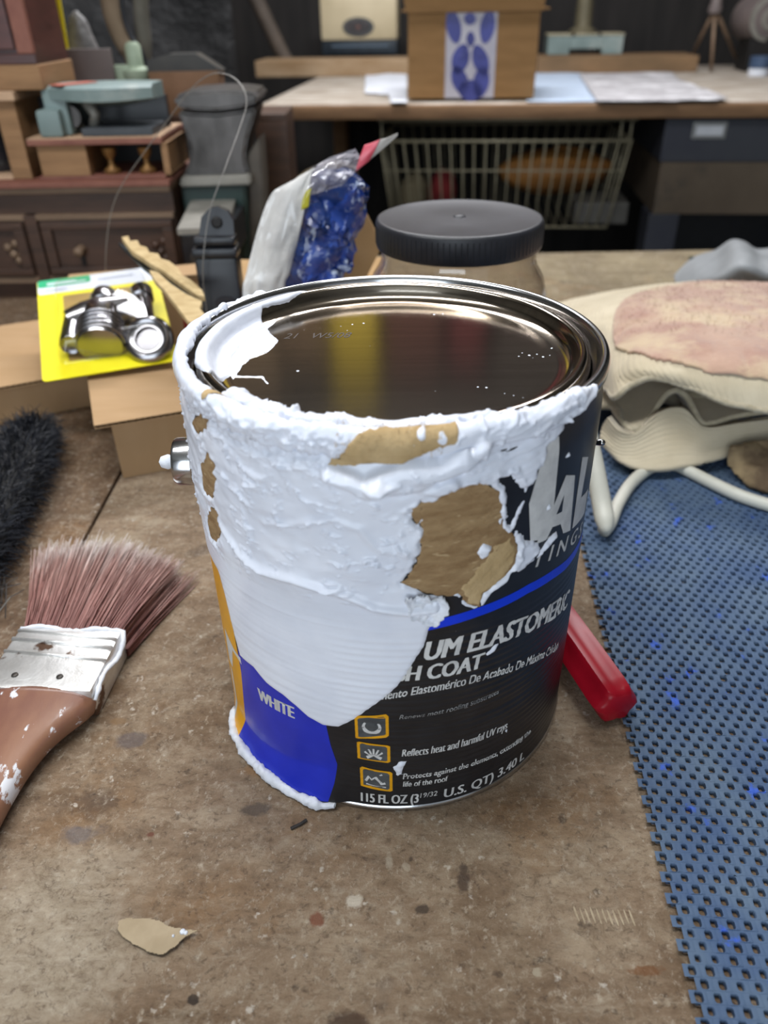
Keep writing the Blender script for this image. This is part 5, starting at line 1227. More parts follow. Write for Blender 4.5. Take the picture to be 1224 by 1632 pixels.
# balance scale
M_teal = mat('teal_enamel', '667674', rough=0.5, color2='738381', scale=20, third='8f9792', third_scale=14, third_at=(0.55, 0.7))
sc_ = thing('balance_scale', (-330, 700, 177), 'pale teal enamel balance scale with a broad pan arm on the riser', 'scale')
z0 = 177.4
MB().box(PY(68, 200, RY)[0], PY(106, 200, RY)[0], RY + 14, RY + 60, z0, z0 + 46, 4).build('scale_post', M_teal, sc_, smooth=True, sharp=40)
MB().box(PY(62, 215, RY)[0], PY(100, 215, RY)[0], RY + 2, RY + 64, z0, z0 + 27, 4).build('scale_foot', M_teal, sc_, smooth=True, sharp=40)
arm = MB(); ax0, ax1 = PY(72, 160, RY)[0], -248
xs = np.linspace(ax0, ax1, 16); V, F = [], []
for x in xs:
    t = (x - ax0) / (ax1 - ax0); w = 26 + 12 * math.sin(math.pi * t); sag = 8 * math.sin(math.pi * t)
    yc = RY + 40
    V += [(x, yc - w, z0 + 36 - sag * 0.3), (x, yc - w - 1, z0 + 46), (x, yc - w + 4, z0 + 49), (x, yc + w, z0 + 49), (x, yc + w, z0 + 34), (x, yc, z0 + 34 - sag)]
F = [(i * 6 + k, i * 6 + (k + 1) % 6, (i + 1) * 6 + (k + 1) % 6, (i + 1) * 6 + k) for i in range(15) for k in range(6)] + [list(range(6)), [90 + k for k in range(6)][::-1]]
build('scale_arm', V, F, M_teal, sc_, smooth=True, sharp=35)
MB().box(-346, -328, RY + 6, RY + 56, z0 + 49.2, z0 + 50.2, 0.4, rz=-0.6).build('red_sticker', mat('red_sticker', 'a85a48', rough=0.6), sc_)
MB().box(PY(130, 222, RY)[0], -252, RY + 4, RY + 74, z0, z0 + 8, 1).build('scale_bed', mat('dark_slate', '2e3236', rough=0.5, color2='3c4044', scale=30), sc_)
MB().box(-420, -250, RY + 78, RY + 88, z0 + 1, z0 + 33).build('scale_backplate', M_bp, sc_)
MB().lathe([(6, 0), (11, 0), (12, 4), (11, 8), (6, 8)], 24, (-345, RY + 30, z0 + 18), (0, -1, 0)).build('pivot_ring', M_steel, sc_, smooth=True, sharp=40)
MB().tube([(-322, RY + 26, z0 + 8), (-318, RY + 24, z0 + 20), (-326, RY + 26, z0 + 32)], 6, 10).build('pivot_lever', M_vgrey, sc_, smooth=True)
# plate, casting and plane blade behind the scale
M_taupe = mat('taupe_plate', '5c5352', rough=0.6, color2='6a5f5b', scale=16)
p0, p1 = PY(82, 110, 770), PY(180, 110, 770)
rear = thing('parts_shelf', (-420, 830, 0), 'dark wooden rack standing behind the oak chest', 'rack')
MB().box(-640, -120, 805, 900, 172, 180, 1).build('rack_shelf', M_ward, rear); MB().box(-640, -600, 805, 900, 0.3, 172).build('rack_side', M_ward, rear); MB().box(-160, -120, 805, 900, 0.3, 172).build('rack_side', M_ward, rear)
def top_z(px, py, y): return PY(px, py, y)[2]
YB = 812
x0, x1 = PY(82, 110, YB)[0], PY(180, 110, YB)[0]
tag(MB().box(x0, x1, YB, YB + 8, 180.3, top_z(130, 78, YB), 1).build('metal_plate', M_taupe), 'taupe grey metal plate standing behind the teal scale', 'plate')
c = PY(212, 120, YB)
o = MB().lathe([(0.01, 0), (20, 0), (20, 10), (15, 18), (13, 36), (18, 44), (18, 50), (10, 54), (9.5, 76), (6, 80), (0.01, 80)], 24, (c[0], YB + 20, 180.3))
o.box(c[0] - 30, c[0] - 4, YB + 10, YB + 30, 212, 236, 4)
tag(o.build('pale_casting', mat('pale_green_casting', '9aa892', rough=0.6, color2='88957f', scale=30), smooth=True, sharp=40), 'pale green cast bracket between plate and plane tool', 'bracket')
x0, x1 = PY(232, 110, YB)[0], PY(352, 110, YB)[0]; zt = top_z(290, 86, YB); zb = top_z(290, 114, YB)
poly = [(x0, zb), (x0 + 2, zt - 6), (x0 + 30, zt), (x1 - 30, zt), (x1 - 6, zb + 4), (x1, zb)]
plane = thing('hand_plane', ((x0 + x1) / 2, YB + 20, 180), 'dark grey hand plane on a wooden sole, behind the vise', 'plane')
MB().prism(poly, lambda a, z: (a, YB + 6, z), lambda a, z: (a, YB + 36, z)).build('plane_body', mat('dark_iron', '343331', rough=0.5, metal=0.4, color2='413e3a', scale=30), plane)
MB().box(x0 + 2, x1 - 4, YB + 2, YB + 40, 180.3, zb).build('plane_sole', mat('brown_sole', '7a5a42', rough=0.7, color2='66492f', scale=20), plane)
# crate with dark jar, board and red cabinet
cr = thing('wood_crate', (-470, 720, 134), 'open pine crate holding a dark jar, at the picture edge', 'crate')
KY = 655; cx1 = rx0 - 12; cx0 = cx1 - 190; zt = PY(30, 160, KY)[2]
MB().box(cx1 - 22, cx1, KY, KY + 130, 134.3, zt, 1).build('crate_side', M_pine, cr); MB().box(cx0, cx0 + 22, KY, KY + 130, 134.3, zt, 1).build('crate_side', M_pine, cr)
MB().box(cx0 - 4, cx1 + 4, KY - 6, KY + 134, zt, zt + 9, 1).build('crate_top', M_pinel, cr); MB().box(cx0 + 22, cx1 - 22, KY - 2, KY + 6, zt - 18, zt, 1).build('crate_rail', M_pine, cr)
MB().box(cx0 + 22, cx1 - 22, KY + 122, KY + 130, 138, zt).build('crate_back', M_ward, cr); MB().box(cx0 + 22, cx1 - 22, KY, KY + 122, 134.3, 138).build('crate_floor', M_pinel, cr)
jxx = cx1 - 22 - 33
dj = thing('dark_jar', (jxx, KY + 50, 138), 'dark glass jar with banded neck inside the pine crate', 'jar')
MB().lathe([(0.01, 138.3), (27, 138.3), (30, 142), (30, 190), (26, 196), (27, 199), (0.01, 199)], 30, (jxx, KY + 50, 0)).build('jar_body', mat('dark_glass', '1c1c1f', rough=0.15, color2='26272c', scale=20), dj, smooth=True, sharp=40)
MB().lathe([(30.4, 146), (30.8, 146), (30.8, 150), (30.4, 150)], 30, (jxx, KY + 50, 0)).build('jar_band', M_steel, dj); MB().lathe([(26.4, 199), (28.5, 199), (28.5, 207), (0.01, 207)], 30, (jxx, KY + 50, 0)).build('jar_cap', M_steel, dj, smooth=True, sharp=40)
bz = zt + 9.3; bx1 = PY(64, 122, KY)[0]; bh2 = PY(30, 104, KY)[2]
tag(MB().box(bx1 - 190, bx1, KY + 2, KY + 110, bz, bh2, 1.5).build('wood_block', M_pine), 'thick tan wooden block lying on the pine crate', 'wood block')
cab = thing('small_cabinet', (bx1 - 90, KY + 60, bh2), 'dark reddish wooden cabinet on the tan block, cut by the picture corner', 'cabinet')
M_mah = mat('mahogany', '4f2a24', rough=0.45, color2='3c1f1a', scale=16, stretch=(1, 1, 5), coat=0.2)
MB().box(bx1 - 190, bx1 - 3, KY + 12, KY + 108, bh2 + 0.3, bh2 + 260, 1).build('cabinet_case', M_mah, cab)
MB().box(bx1 - 190, bx1 - 2, KY + 4, KY + 12, bh2 + 0.3, bh2 + 10, 1).build('cabinet_plinth', M_mah, cab); MB().box(bx1 - 20, bx1 - 3, KY + 4, KY + 12, bh2 + 10, bh2 + 260, 1.5).build('cabinet_stile', M_redw, cab)
d = MB().box(bx1 - 186, bx1 - 24, KY + 8, KY + 12, bh2 + 14, bh2 + 250, 1).build('cabinet_door', M_mah, cab)
MB().lathe([(0.01, -8), (4, -7), (4.5, -4), (2, -2), (2, 0)], 14, (bx1 - 50, KY + 8, bh2 + 44), (0, 1, 0)).build('knob', M_brass, d, smooth=True)
# yellow folding rule, crumpled plastic, hanging strap
YS = 850
p0, p1 = PY(92, 66, YS), PY(70, -60, YS)
m = MB().box(-7, 7, 0, 6, 0, 330, 0.6); ang = (p1[0] - p0[0]) / (p1[2] - p0[2])
m.V = [(p0[0] + x + z * ang, YS + y, 180.3 + z) for x, y, z in m.V]
tag(m.build('yellow_rule', mat('rule_yellow', 'd8c414', rough=0.5, color2='cbb60e', scale=40)), 'bright yellow rule leaning upright behind the metal plate', 'rule')
c = PY(118, 62, YS); V, F = [], []; n = 22
for i in range(16):
    t = i / 15; w = 34 * (1 - t) ** 0.6 + 2
    for k in range(n):
        q = 2 * math.pi * k / n; rr = w * (0.7 + 0.7 * float(fbm(np.array(3 + 2 * math.cos(q) + t * 2), np.array(3 + 2 * math.sin(q) + t * 5), 2, 3)))
        V.append((c[0] + rr * math.cos(q), YS + 26 + rr * 0.5 * math.sin(q), 180.3 + t * (PY(110, 18, YS)[2] - 180)))
F = [(i * n + k, i * n + (k + 1) % n, (i + 1) * n + (k + 1) % n, (i + 1) * n + k) for i in range(15) for k in range(n)] + [[15 * n + k for k in range(n)]]
tag(build('plastic_wrap', V, F, mat('grey_crumpled_film', '7d7a78', rough=0.35, color2='5b5a5a', scale=20, bump=0.6, bump_scale=30, bump_dist=0.006), smooth=True), 'crumpled grey plastic wrap bunched behind the metal plate', 'plastic wrap')
def strap(pts, r, name, material, label, cat, flat=1.0):
    P = catmull([PY(px, py, y) for px, py, y in pts], 40); m = MB().tube(P, r, 10, flat=flat); return tag(m.build(name, material, smooth=True), label, cat)
M_canvas = mat('tan_canvas', '7d6c58', rough=0.9, color2='6a5a48', scale=20)
strap([(170, -40, 870), (180, 20, 868), (195, 60, 866), (212, 92, 862), (216, 116, 860)], [13] * 30 + [11] * 10, 'canvas_hose', M_canvas, 'tan canvas hose hanging behind the pale green bracket', 'hose')
strap([(190, -40, 858), (196, 20, 855), (208, 56, 850), (226, 84, 848), (236, 112, 846)], 3.0, 'black_cable', M_bp, 'thin black cable hanging along the tan canvas hose', 'cable')
strap([(222, -40, 880), (226, 30, 880), (230, 70, 878), (228, 112, 874)], 10, 'canvas_hose', mat('grey_hose', '5e5a50', rough=0.8, color2='4b4840', scale=20), 'grey green hose hanging nearest the black tarpaulin', 'hose')
# black tarpaulin lumps and a leaning pole behind the vise
M_tarp = mat('black_tarp', '070708', rough=0.7, color2='111112', scale=8, bump=0.6, bump_scale=9, bump_dist=0.03)
tb = thing('tarp_heap', (-900, 1650, -880), 'heap of black tarpaulin piled behind the vise', 'tarpaulin')
u, v = np.meshgrid(np.linspace(0, 1, 60), np.linspace(0, 1, 60))
G = np.stack([-1500 + 1190 * u, 1560 + 130 * fbm(u * 6, v * 6, 4, 4) + 60 * v, -870 + 1500 * v], -1)
V, F = thick_sheet(G, 6); build('tarp_sheet', V, F, M_tarp, tb, smooth=True)
strap([(372, -80, 2380), (400, -20, 2385), (428, 40, 2390), (448, 82, 2395), (460, 104, 2398)], 22, 'leaning_pole', mat('grey_pole', '5b5148', rough=0.7, color2='4a423b', scale=20), 'grey brown pole leaning behind the vise beside the beam', 'pole')

# ------------------------------------------------------------------ the second bench along the wall
BO = np.array([-253.0, 1500.0]); BA = math.radians(-6.2); BD = np.array([math.cos(BA), math.sin(BA)]); BN = np.array([-BD[1], BD[0]]); BZ = 124.0
def BV(u, v, z): q = BO + BD * u + BN * v; return (q[0], q[1], z)
def PV(px, py, v):
    """the point seen at a pixel on the vertical plane v mm behind the bench front: (u, z)"""
    d = ray(px, py); o = CAMLOC * 1000; q = BO + BN * v; t = ((q - o[:2]) @ BN) / (d[:2] @ BN); P = o + d * t
    return float((P[:2] - BO) @ BD), float(P[2])
def PU(px, py, z=BZ):
    P = np.array(PZ(px, py, z)); return float((P[:2] - BO) @ BD), float((P[:2] - BO) @ BN)
M_bench2 = mat('grey_worn_benchtop', 'a0978b', rough=0.8, color2='867a6c', scale=9, stretch=(1, 4, 1), third='bbb4aa', third_scale=10, third_at=(0.5, 0.66), bump=0.2)
M_edge2 = mat('bench_front_edge', '6d5138', rough=0.75, color2='866648', scale=20, stretch=(0.5, 2, 4))
b2 = thing('wall_bench', BV(600, 300, -880), 'second wooden bench along the back wall, under the taped carton', 'workbench')
for k in range(5):
    MB().box(6, 1500, 2 + k * 205, 205 + k * 205, BZ - 26, BZ, 1, tf=BV).build('worktop_plank', M_bench2, b2)
MB().box(0, 1500, -14, 1.5, BZ - 26, BZ - 1, 2, tf=BV).build('front_lipping', M_edge2, b2, smooth=True, sharp=40)
for u_ in (10, 1400):
    for v_ in (10, 930): MB().box(u_, u_ + 40, v_, v_ + 80, -880, BZ - 26, tf=BV).build('leg', M_pine, b2)
MB().box(0, 1500, 1030, 1042, -880, BZ - 26, tf=BV).build('shade_panel', M_wall, b2)  # dark sheet added so the shade under the bench goes black
# beam under the cream scale
u0, v0 = PU(408, 124); u1, _ = PU(640, 126); zb_ = PV(500, 96, v0)[1]
beam = MB().box(u0, u1 + 60, v0, v0 + 150, BZ + 0.4, zb_, 3, tf=BV); tag(beam.build('timber_beam', mat('dusty_timber', '9b8468', rough=0.8, color2='846a4c', scale=9, stretch=(1, 3, 3))), 'short thick timber beam on the wall bench under the cream scale', 'timber')
u0, v0 = PU(514, 88, zb_); u1, _ = PU(630, 88, zb_); zs1 = PV(570, 64, v0)[1]; zs2 = PV(570, -6, v0)[1]
v0 += 4
ks = thing('kitchen_scale', BV((u0 + u1) / 2, v0 + 50, zb_), 'cream metal dial scale with black base on the timber beam', 'scale')
MB().box(u0, u1, v0, v0 + 105, zb_ + 0.3, zs1, 3, tf=BV).build('scale_base', mat('blue_black_base', '1d2329', rough=0.4, color2='2a333b', scale=30), ks, smooth=True, sharp=40)
M_cream = mat('cream_enamel', 'c3b596', rough=0.45, color2='b3a586', scale=8, third='8f8268', third_scale=7, third_at=(0.6, 0.75))
MB().box(u0 - 1, u1 + 1, v0 - 4, v0 + 100, zs1, zs2, 7, tf=BV).build('scale_housing', M_cream, ks, smooth=True, sharp=40)
uc, zc_ = PV(571, 43, v0 - 5); ru = (PV(596, 43, v0 - 5)[0] - PV(546, 43, v0 - 5)[0]) / 2
MB().prism([(uc + ru * math.cos(q), zc_ + ru * 0.52 * math.sin(q)) for q in np.linspace(0, 2 * math.pi, 33)[:-1]], lambda a, z: BV(a, v0 - 4, z), lambda a, z: BV(a, v0 - 6.5, z)).build('dial_bezel', mat('dial_grey', '4a4c4c', rough=0.4, metal=0.3), ks)
MB().prism([(uc + ru * 0.8 * math.cos(q), zc_ + ru * 0.38 * math.sin(q)) for q in np.linspace(0, 2 * math.pi, 33)[:-1]], lambda a, z: BV(a, v0 - 6.5, z), lambda a, z: BV(a, v0 - 7.5, z)).build('dial_face', mat('dial_dark', '2e2f30', rough=0.25, color2='4a4444', scale=60), ks)
MB().box(uc - 5, uc + 5, v0 - 8.5, v0 - 7.5, zc_ - 3, zc_ + 3, tf=BV).build('dial_mark', M_redw, ks)
MB().box(u0 + 30, u1 - 24, v0 - 1.2, v0 + 1, zb_ + 20, zb_ + 26, tf=BV).build('base_plate', mat('blue_grey_plate', '4c5a68', rough=0.4), ks)
# white papers on the bench
M_wp = mat('white_paper', 'c9ccd2', rough=0.8, color2='bcc0c8', scale=14)
M_wp2 = mat('grey_print_paper', 'a8a6a8', rough=0.8, color2='8d8a8c', scale=26, third='c2c1c3', third_scale=12, third_at=(0.5, 0.62))
def flat_paper(px_pts, name, label, material, z=0.4, wave=4.0, seed=1):
    Q = [PU(px, py, BZ + z) for px, py in px_pts]; U = [q[0] for q in Q]; Vv = [q[1] for q in Q]
    uu, vv_ = np.meshgrid(np.linspace(min(U), max(U), 60), np.linspace(min(Vv), max(Vv), 60)); ok = sdist(uu, vv_, Q) > 0
    zz = BZ + z + 0.8 + wave * fbm(uu / 70, vv_ / 60, seed, 2) ** 2; q = BO + uu[..., None] * BD + vv_[..., None] * BN
    G = np.concatenate([q, zz[..., None]], -1); V, F = thick_sheet(G, 0.5, ok[:-1, :-1] & ok[1:, 1:] & ok[1:, :-1] & ok[:-1, 1:])
    return tag(build(name, V, F, material, smooth=True), label, 'paper')
flat_paper([(580, 150), (582, 117), (650, 118), (650, 168), (622, 168), (618, 152)], 'paper_sheet', 'white crumpled paper sticking out beside the taped carton', M_wp, 2, 6, 2)
flat_paper([(838, 165), (976, 164), (955, 140), (932, 117), (840, 114)], 'paper_sheet', 'bluish white paper sheet lying next to the carton', mat('bluish_paper', 'a9b6c6', rough=0.8, color2='9dabbd', scale=14), 1, 3, 3)
flat_paper([(950, 164), (1145, 161), (1165, 158), (1085, 128), (1070, 116), (920, 118)], 'paper_sheet', 'grey printed newspaper sheet lying beyond the bluish paper', M_wp2, 5, 4, 4)
# taped carton
u0, v0 = PU(650, 163); u1, _ = PU(851, 163); v0 += 3; zt = PV(750, 17, v0)[1]; bx = thing('taped_carton', BV((u0 + u1) / 2, v0 + 110, BZ), 'brown cardboard carton sealed with blue patterned tape on the wall bench', 'box')
M_kr = mat('brown_carton', '8a6a46', rough=0.85, color2='7d5f3d', scale=10, stretch=(1, 1, 5), spec=0.2)
for a in ((u0, u1, v0, v0 + 4), (u0, u1, v0 + 216, v0 + 220), (u0, u0 + 4, v0 + 4, v0 + 216), (u1 - 4, u1, v0 + 4, v0 + 216)): MB().box(*a, BZ + 6.5, zt, tf=BV).build('side_panel', M_kr, bx)
MB().box(u0 + 4, u1 - 4, v0 + 4, v0 + 216, BZ + 6.5, BZ + 10, tf=BV).build('base_panel', M_kr, bx)
MB().prism([(u0 - 4, 0), (u1 + 6, 0), (u1 + 10, 90), (u0 - 22, 90)], lambda a, z: BV(a, v0 - z * 0.10 - 1, zt - 2 + z), lambda a, z: BV(a, v0 - z * 0.10 - 5, zt - 2 + z)).build('top_flap', M_kr, bx)
MB().box(u0 - 14, u0 - 1, v0, v0 + 200, zt, zt + 3, tf=BV).build('top_flap', M_kr, bx); MB().box(u1 + 1, u1 + 18, v0, v0 + 200, zt, zt + 3, tf=BV).build('top_flap', M_kr, bx)
tu0, tu1 = PV(710, 90, v0)[0], PV(790, 90, v0)[0]
tape = MB().box(tu0, tu1, v0 - 0.6, v0, BZ + 7, zt - 3, tf=BV).build('printed_tape', mat('white_tape', 'a9a6ae', rough=0.35, color2='9c99a4', scale=20), bx)
M_tb = mat('tape_blue_print', '262a6c', rough=0.4, color2='3e448c', scale=26, third='7d80ac', third_scale=40, third_at=(0.62, 0.68))
def tape_shape(pts, nm='tape_print'):
    P = [PV(px, py, v0 - 0.8) for px, py in pts]
    MB().prism(P, lambda a, z: BV(a, v0 - 0.6, z), lambda a, z: BV(a, v0 - 1.0, z)).build(nm, M_tb, tape)
def leaf(cx, cy, rx, ry, rot, n=18):
    c_, s_ = math.cos(rot), math.sin(rot); return [(cx + rx * math.cos(q) * abs(math.cos(q)) ** 0.25 * c_ - ry * math.sin(q) * s_, cy + rx * math.cos(q) * abs(math.cos(q)) ** 0.25 * s_ + ry * math.sin(q) * c_) for q in np.linspace(0, 2 * math.pi, n + 1)[:-1]]
for L_ in ((723, 42, 28, 12, 1.40), (777, 42, 28, 12, 1.74), (749, 30, 10, 10, 0.3), (734, 94, 25, 14, 1.85), (766, 96, 26, 13, 1.28), (733, 128, 25, 13, 1.25), (767, 130, 26, 13, 1.72), (750, 144, 17, 20, 1.57), (750, 62, 12, 7, 1.57)):
    tape_shape(leaf(*L_))
# teal machine base on its board
u0, v0 = PU(855, 118); u1, _ = PU(1112, 116); zb2 = PV(985, 90, v0)[1]
tag(MB().box(u0, u1, v0, v0 + 170, BZ + 0.4, zb2, 2, tf=BV).build('wood_board', mat('brown_board', '7a5f42', rough=0.75, color2='665037', scale=9, stretch=(1, 3, 3))), 'thick brown board on the wall bench under the teal machine base', 'board')
u0, v0 = PU(872, 88, zb2); u1, _ = PU(990, 86, zb2); z1 = PV(930, 54, v0)[1]; v0 += 6
tm = thing('machine_base', BV((u0 + u1) / 2, v0 + 50, zb2), 'teal cast machine base with round column foot on the brown board', 'machine')
for a in ((u0, u0 + 62, zb2 + 0.4, z1 - 4), (u1 - 58, u1, zb2 + 0.4, z1 - 4), (u0 + 62, u1 - 58, zb2 + 14, z1 - 4)): MB().box(a[0], a[1], v0, v0 + 110, a[2], a[3], 2, tf=BV).build('base_casting', M_teal, tm)
MB().box(u0 - 2, u1 + 2, v0 - 2, v0 + 112, z1 - 4, z1, 1.5, tf=BV).build('base_top', mat('worn_machine_top', 'a39b82', rough=0.5, color2='8f886f', scale=20), tm)
for du in (0.33, 0.68): MB().box(u0 + (u1 - u0) * du - 4, u0 + (u1 - u0) * du + 4, v0 - 2.6, v0 + 60, z1 - 5, z1 + 0.4, tf=BV).build('slot', M_dkm, tm)
cc = BV((u0 + u1) / 2 - 6, v0 + 55, z1)
MB().lathe([(40, 0), (40, 7), (30, 12), (24, 16), (22, 90)], 30, cc).build('column_foot', mat('olive_column', '6b6450', rough=0.5, metal=0.3, color2='5a5442', scale=20), tm, smooth=True, sharp=40)
# rod, tripod and coil at the far end
u_, v_ = PU(1134, 116); P0 = BV(u_ + 6, v_ + 30, BZ + 0.5); P1 = PV(1135, 20, v_ + 40)
trip = thing('tripod', BV(u_ - 40, v_ + 80, BZ), 'thin tripod with dark legs at the far end of the wall bench', 'tripod')
hd = BV(PV(1140, 14, v_ + 60)[0], v_ + 60, PV(1140, 14, v_ + 60)[1])
MB().tube([P0, hd], 5, 8).build('tripod_leg', M_oakl, trip, smooth=True)
MB().tube([BV(u_ - 16, v_ + 230, BZ + 0.5), hd], 5, 8).build('tripod_leg', M_oakl, trip, smooth=True); MB().tube([BV(u_ + 130, v_ + 200, BZ + 0.5), hd], 5, 8).build('tripod_leg', M_oakl, trip, smooth=True)
MB().lathe([(0.01, -12), (16, -10), (18, 0), (14, 14), (10, 60), (0.01, 62)], 20, hd).build('tripod_head', M_taupe, trip, smooth=True, sharp=40)
cu2 = PV(1222, 30, v_ + 20); cz = BZ
coil = thing('electric_motor', BV(cu2[0], v_ + 60, BZ), 'round grey motor housing at the end of the wall bench', 'motor')
cen = BV(cu2[0] + 10, v_ + 20, cu2[1])
for k, (r_, d_) in enumerate(((52, 0), (40, -4), (26, -8), (12, -12))):
    MB().lathe([(r_ - 7, d_), (r_, d_), (r_ + 1, d_ + 5), (r_, d_ + 10), (r_ - 7, d_ + 10)], 36, cen, (0, 1, 0)).build('motor_ring', M_vgrey if k % 2 == 0 else M_taupe, coil, smooth=True, sharp=40)
MB().lathe([(0.01, 0), (54, 0), (56, 10), (56, 120), (0.01, 122)], 36, (cen[0], cen[1] + 6, cen[2]), (0, 1, 0)).build('motor_shell', M_taupe, coil, smooth=True, sharp=40)
MB().box(cu2[0] - 30, cu2[0] + 50, v_ + 20, v_ + 120, BZ + 0.4, cu2[1] - 44, 2, tf=BV).build('motor_foot', M_dkm, coil)
q0 = PU(1195, 122)
cup = thing('blue_tin', BV(q0[0] + 26, q0[1] + 20, BZ), 'blue and white tin cut by the picture edge on the wall bench', 'tin')
MB().lathe([(0.01, 0.5), (26, 0.5), (26, 18), (0.01, 18)], 28, BV(q0[0] + 26, q0[1] + 20, BZ)).build('tin_base', M_wp, cup, smooth=True, sharp=40)
MB().lathe([(0.01, 18), (27, 18), (27, 44), (0.01, 46)], 28, BV(q0[0] + 26, q0[1] + 20, BZ)).build('tin_lid', mat('tin_blue', '3a4c66', rough=0.5, color2='2e3e55', scale=20), cup, smooth=True, sharp=40)
# steel desk under the bench
dk = thing('steel_desk', BV(950, 40, -880), 'dark grey steel desk with card holder and worn brown panel under the wall bench', 'desk')
M_dsk = mat('grey_steel_desk', '3d3f45', rough=0.5, color2='343640', scale=8); M_dskb = mat('worn_brown_panel', '66594a', rough=0.7, color2='54483b', scale=6, third='3f3a33', third_scale=9, third_at=(0.6, 0.72))
V0 = 10
ua, za = PV(1062, 192, V0); _, zb3 = PV(1130, 258, V0); ub = ua + 560
MB().box(ua, ub, V0, V0 + 480, zb3, BZ - 30, 2, tf=BV).build('drawer_case', M_dsk, dk)
_, zc3 = PV(1130, 342, V0); uc0, _ = PV(1052, 300, V0)
MB().box(uc0 - 6, ub, V0 + 3, V0 + 480, zc3, zb3, 1.5, tf=BV).build('knee_panel', M_dskb, dk)
ul0 = PV(1040, 360, V0)[0]; ul1 = PV(1085, 360, V0)[0]
MB().box(ul0 - 10, ul1 - 6, V0 + 2, V0 + 90, -880, zc3 - 0.5, 2, tf=BV).build('leg', M_dsk, dk)
MB().box(ub - 80, ub, V0 + 2, V0 + 90, -880, zc3 - 0.5, 2, tf=BV).build('leg', M_dsk, dk)
MB().box(ul1 + 2, ub - 84, V0 + 300, V0 + 306, -880, zc3 - 2, tf=BV).build('modesty_panel', M_bp, dk)
h0, hz0 = PV(1101, 222, V0 - 2); h1, hz1 = PV(1161, 194, V0 - 2)
hold = MB().box(h0, h1, V0 - 3, V0, hz0, hz1, 1.2, tf=BV).build('card_holder', mat('holder_chrome', '9a9c9c', rough=0.35, metal=0.8), dk)
MB().box(h0 + 7, h1 - 7, V0 - 4, V0 - 2.6, hz0 + 7, hz1 - 7, 0.5, tf=BV).build('index_card', M_wp, hold)
# wire basket hung below the bench
bk = thing('wire_basket', BV(300, 60, -200), 'cream wire basket hanging under the wall bench behind the jar', 'basket')
M_bw3 = mat('cream_wire', '9a937c', rough=0.5, metal=0.2, color2='857e68', scale=40)
bt = PV(800, 225, 20)[1]; bb_ = PV(800, 362, 20)[1]; bl = PV(606, 240, 20)[0]; br = PV(1004, 240, 20)[0]; blb, brb = bl + 26, br - 26
def W(path, r=1.8, nm='wire'): return MB().tube([BV(*p) for p in path], r, 6).build(nm, M_bw3, bk, smooth=True)
VD = 300
W([(bl, 20, bt), (br, 20, bt)], 3.2, 'rim_wire'); W([(bl, VD, bt), (br, VD, bt)], 3.2, 'rim_wire'); W([(bl, 20, bt), (bl, VD, bt)], 3.2, 'rim_wire'); W([(br, 20, bt), (br, VD, bt)], 3.2, 'rim_wire')
W([(bl - 4, 16, BZ - 30), (br + 6, 16, BZ - 30)], 4, 'hanger_rail'); W([(blb, 24, bb_), (brb, 24, bb_)], 2.6, 'rim_wire'); W([(bl + 10, 22, (bt * 2 + bb_) / 3), (br - 10, 22, (bt * 2 + bb_) / 3)], 1.8, 'rim_wire')
for k in range(22):
    f = k / 21; ut, ubm = bl + (br - bl) * f, blb + (brb - blb) * f
    W([(ut, 20, bt), (ubm, 24, bb_), (ubm, VD - 10, bb_), (ut, VD, bt)])
for k in range(8):
    v_k = 20 + (VD - 20) * k / 7; W([(br, v_k, bt), (brb, v_k, bb_)]); W([(bl, v_k, bt), (blb, v_k, bb_)])
for u_ in (bl + 4, br - 4, br - 24):
    W([(u_, 18, BZ - 27), (u_, 18, bt)], 2.2, 'hanger')
# things in the basket
def lump(name, label, cat, c, size, material, seed):
    V, F = [], []; n, m_ = 24, 14
    for i in range(m_ + 1):
        ph = -math.pi / 2 + math.pi * i / m_
        for k in range(n):
            q = 2 * math.pi * k / n; w = 0.8 + 0.5 * float(fbm(np.array(4 + 1.6 * math.cos(q) + ph), np.array(4 + 1.6 * math.sin(q) - ph), seed, 3))
            V.append(BV(c[0] + size[0] * w * math.cos(ph) * math.cos(q), c[1] + size[1] * w * math.cos(ph) * math.sin(q), c[2] + size[2] * w * math.sin(ph)))
    F = [(i * n + k, i * n + (k + 1) % n, (i + 1) * n + (k + 1) % n, (i + 1) * n + k) for i in range(m_) for k in range(n)]
    return tag(build(name, V, F, material, smooth=True), label, cat)
q1 = PV(880, 272, 150); q2 = PV(705, 300, 140); q3 = PV(655, 320, 120); q4 = PV(960, 335, 110)
lump('leather_bundle', 'orange brown leather bundle lying in the wire basket', 'bundle', (q1[0], 150, max(q1[1], bb_ + 62)), (120, 60, 44), mat('orange_leather', '9a6a34', rough=0.55, color2='7d5126', scale=9, third='4a3018', third_scale=9, third_at=(0.62, 0.72)), 2)
lump('red_cloth', 'red cloth wad in the wire basket', 'cloth', (q2[0], 150, bb_ + 48), (32, 40, 44), mat('red_cloth', '7a2426', rough=0.9, color2='5e191c', scale=20), 3)
lump('beige_sack', 'beige sack in the corner of the wire basket', 'sack', (q3[0] + 8, 120, bb_ + 46), (30, 40, 42), mat('beige_sack', '6f6650', rough=0.9, color2='5a523f', scale=20), 4)
lump('blue_cloth', 'dark blue cloth between beige sack and red cloth in the basket', 'cloth', (q3[0] + 66, 205, bb_ + 44), (24, 34, 40), mat('navy_cloth', '26344e', rough=0.9, color2='1d283d', scale=20), 5)
tr = MB().box(q4[0] - 70, q4[0] + 44, 40, 200, bb_ + 3, bb_ + 48, 4, tf=BV); tag(tr.build('grey_tray', mat('grey_tray', '5c5a55', rough=0.6, color2='4c4a46', scale=14)), 'grey tray under the leather bundle in the basket', 'tray')

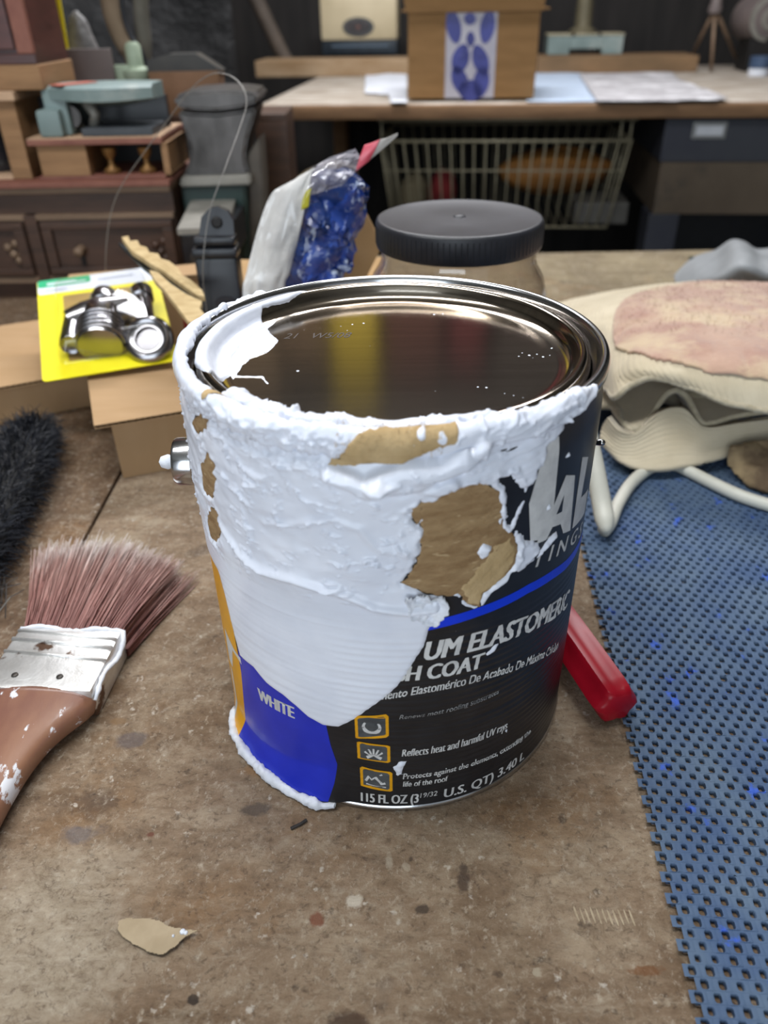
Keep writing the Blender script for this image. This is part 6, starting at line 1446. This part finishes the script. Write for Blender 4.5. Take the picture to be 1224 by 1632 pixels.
# ------------------------------------------------------------------ the wall above, seen only as reflections in the lid
M_shelf = mat('brown_shelf', '5c4433', rough=0.6, color2='4a3527', scale=8, stretch=(1, 1, 5))
sh = thing('wall_shelf', (0, 2600, 700), 'brown plank shelf fixed to the back wall', 'shelf')
for z in (700, 1480): MB().box(-1300, 1300, 2480, 2699, z, z + 24).build('shelf_board', M_shelf, sh)
for x in (-1300, 1276): MB().box(x, x + 24, 2480, 2699, 724, 1480).build('shelf_side', M_shelf, sh)
M_ylv = mat('level_yellow', 'ecd02a', rough=0.45, color2='e2c522', scale=10)
lv = MB().box(-190, -20, 2510, 2560, 724.3, 1440, 3); tag(lv.build('yellow_box', M_ylv), 'tall yellow carton standing on the wall shelf', 'box')
for i, (x0, x1, h, c_, lab) in enumerate(((-820, -560, 480, '9a8468', 'wide brown carton on the wall shelf'), (-520, -340, 560, 'a88f70', 'tall tan carton on the wall shelf'), (-320, -180, 420, '8f765a', 'short brown carton next to the yellow one'),
                                     (10, 190, 520, '6d4338', 'reddish brown case next to the yellow carton'), (220, 330, 450, '7a3436', 'maroon case on the wall shelf'), (370, 640, 500, '5a504a', 'charcoal case on the wall shelf'), (680, 960, 420, '907a60', 'tan carton at the end of the wall shelf'))):
    tag(MB().box(x0 * 1.17, x1 * 1.17, 2500, 2640, 724.3, 724 + h * 1.15, 4).build('storage_box', mat('storage_%d' % i, c_, rough=0.7, color2=c_, scale=8)), lab, 'box')
# ceiling lamps
def lamp(x, y, z, lx):
    o = thing('ceiling_lamp', (x, y, z), 'long white tube lamp %s' % ('over the bench' if y < 500 else 'over the wall bench'), 'lamp')
    MB().box(x - lx / 2, x + lx / 2, y - 25, y + 25, z + 26, z + 50, 4).build('housing', M_cw, o)
    for dy in (-60, 60): MB().tube([(x - lx / 2 + 20, y + dy, z + 22), (x + lx / 2 - 20, y + dy, z + 22)], 13, 14).build('tube', M_cw, o, smooth=True)
    for dx in (-lx / 3, lx / 3): MB().tube([(x + dx, y, z + 50), (x + dx, y, 1519.5)], 3, 6).build('hanger', M_steel, o)
lamp(-300, 20, 1200, 1240); lamp(100, 1350, 1310, 1240)
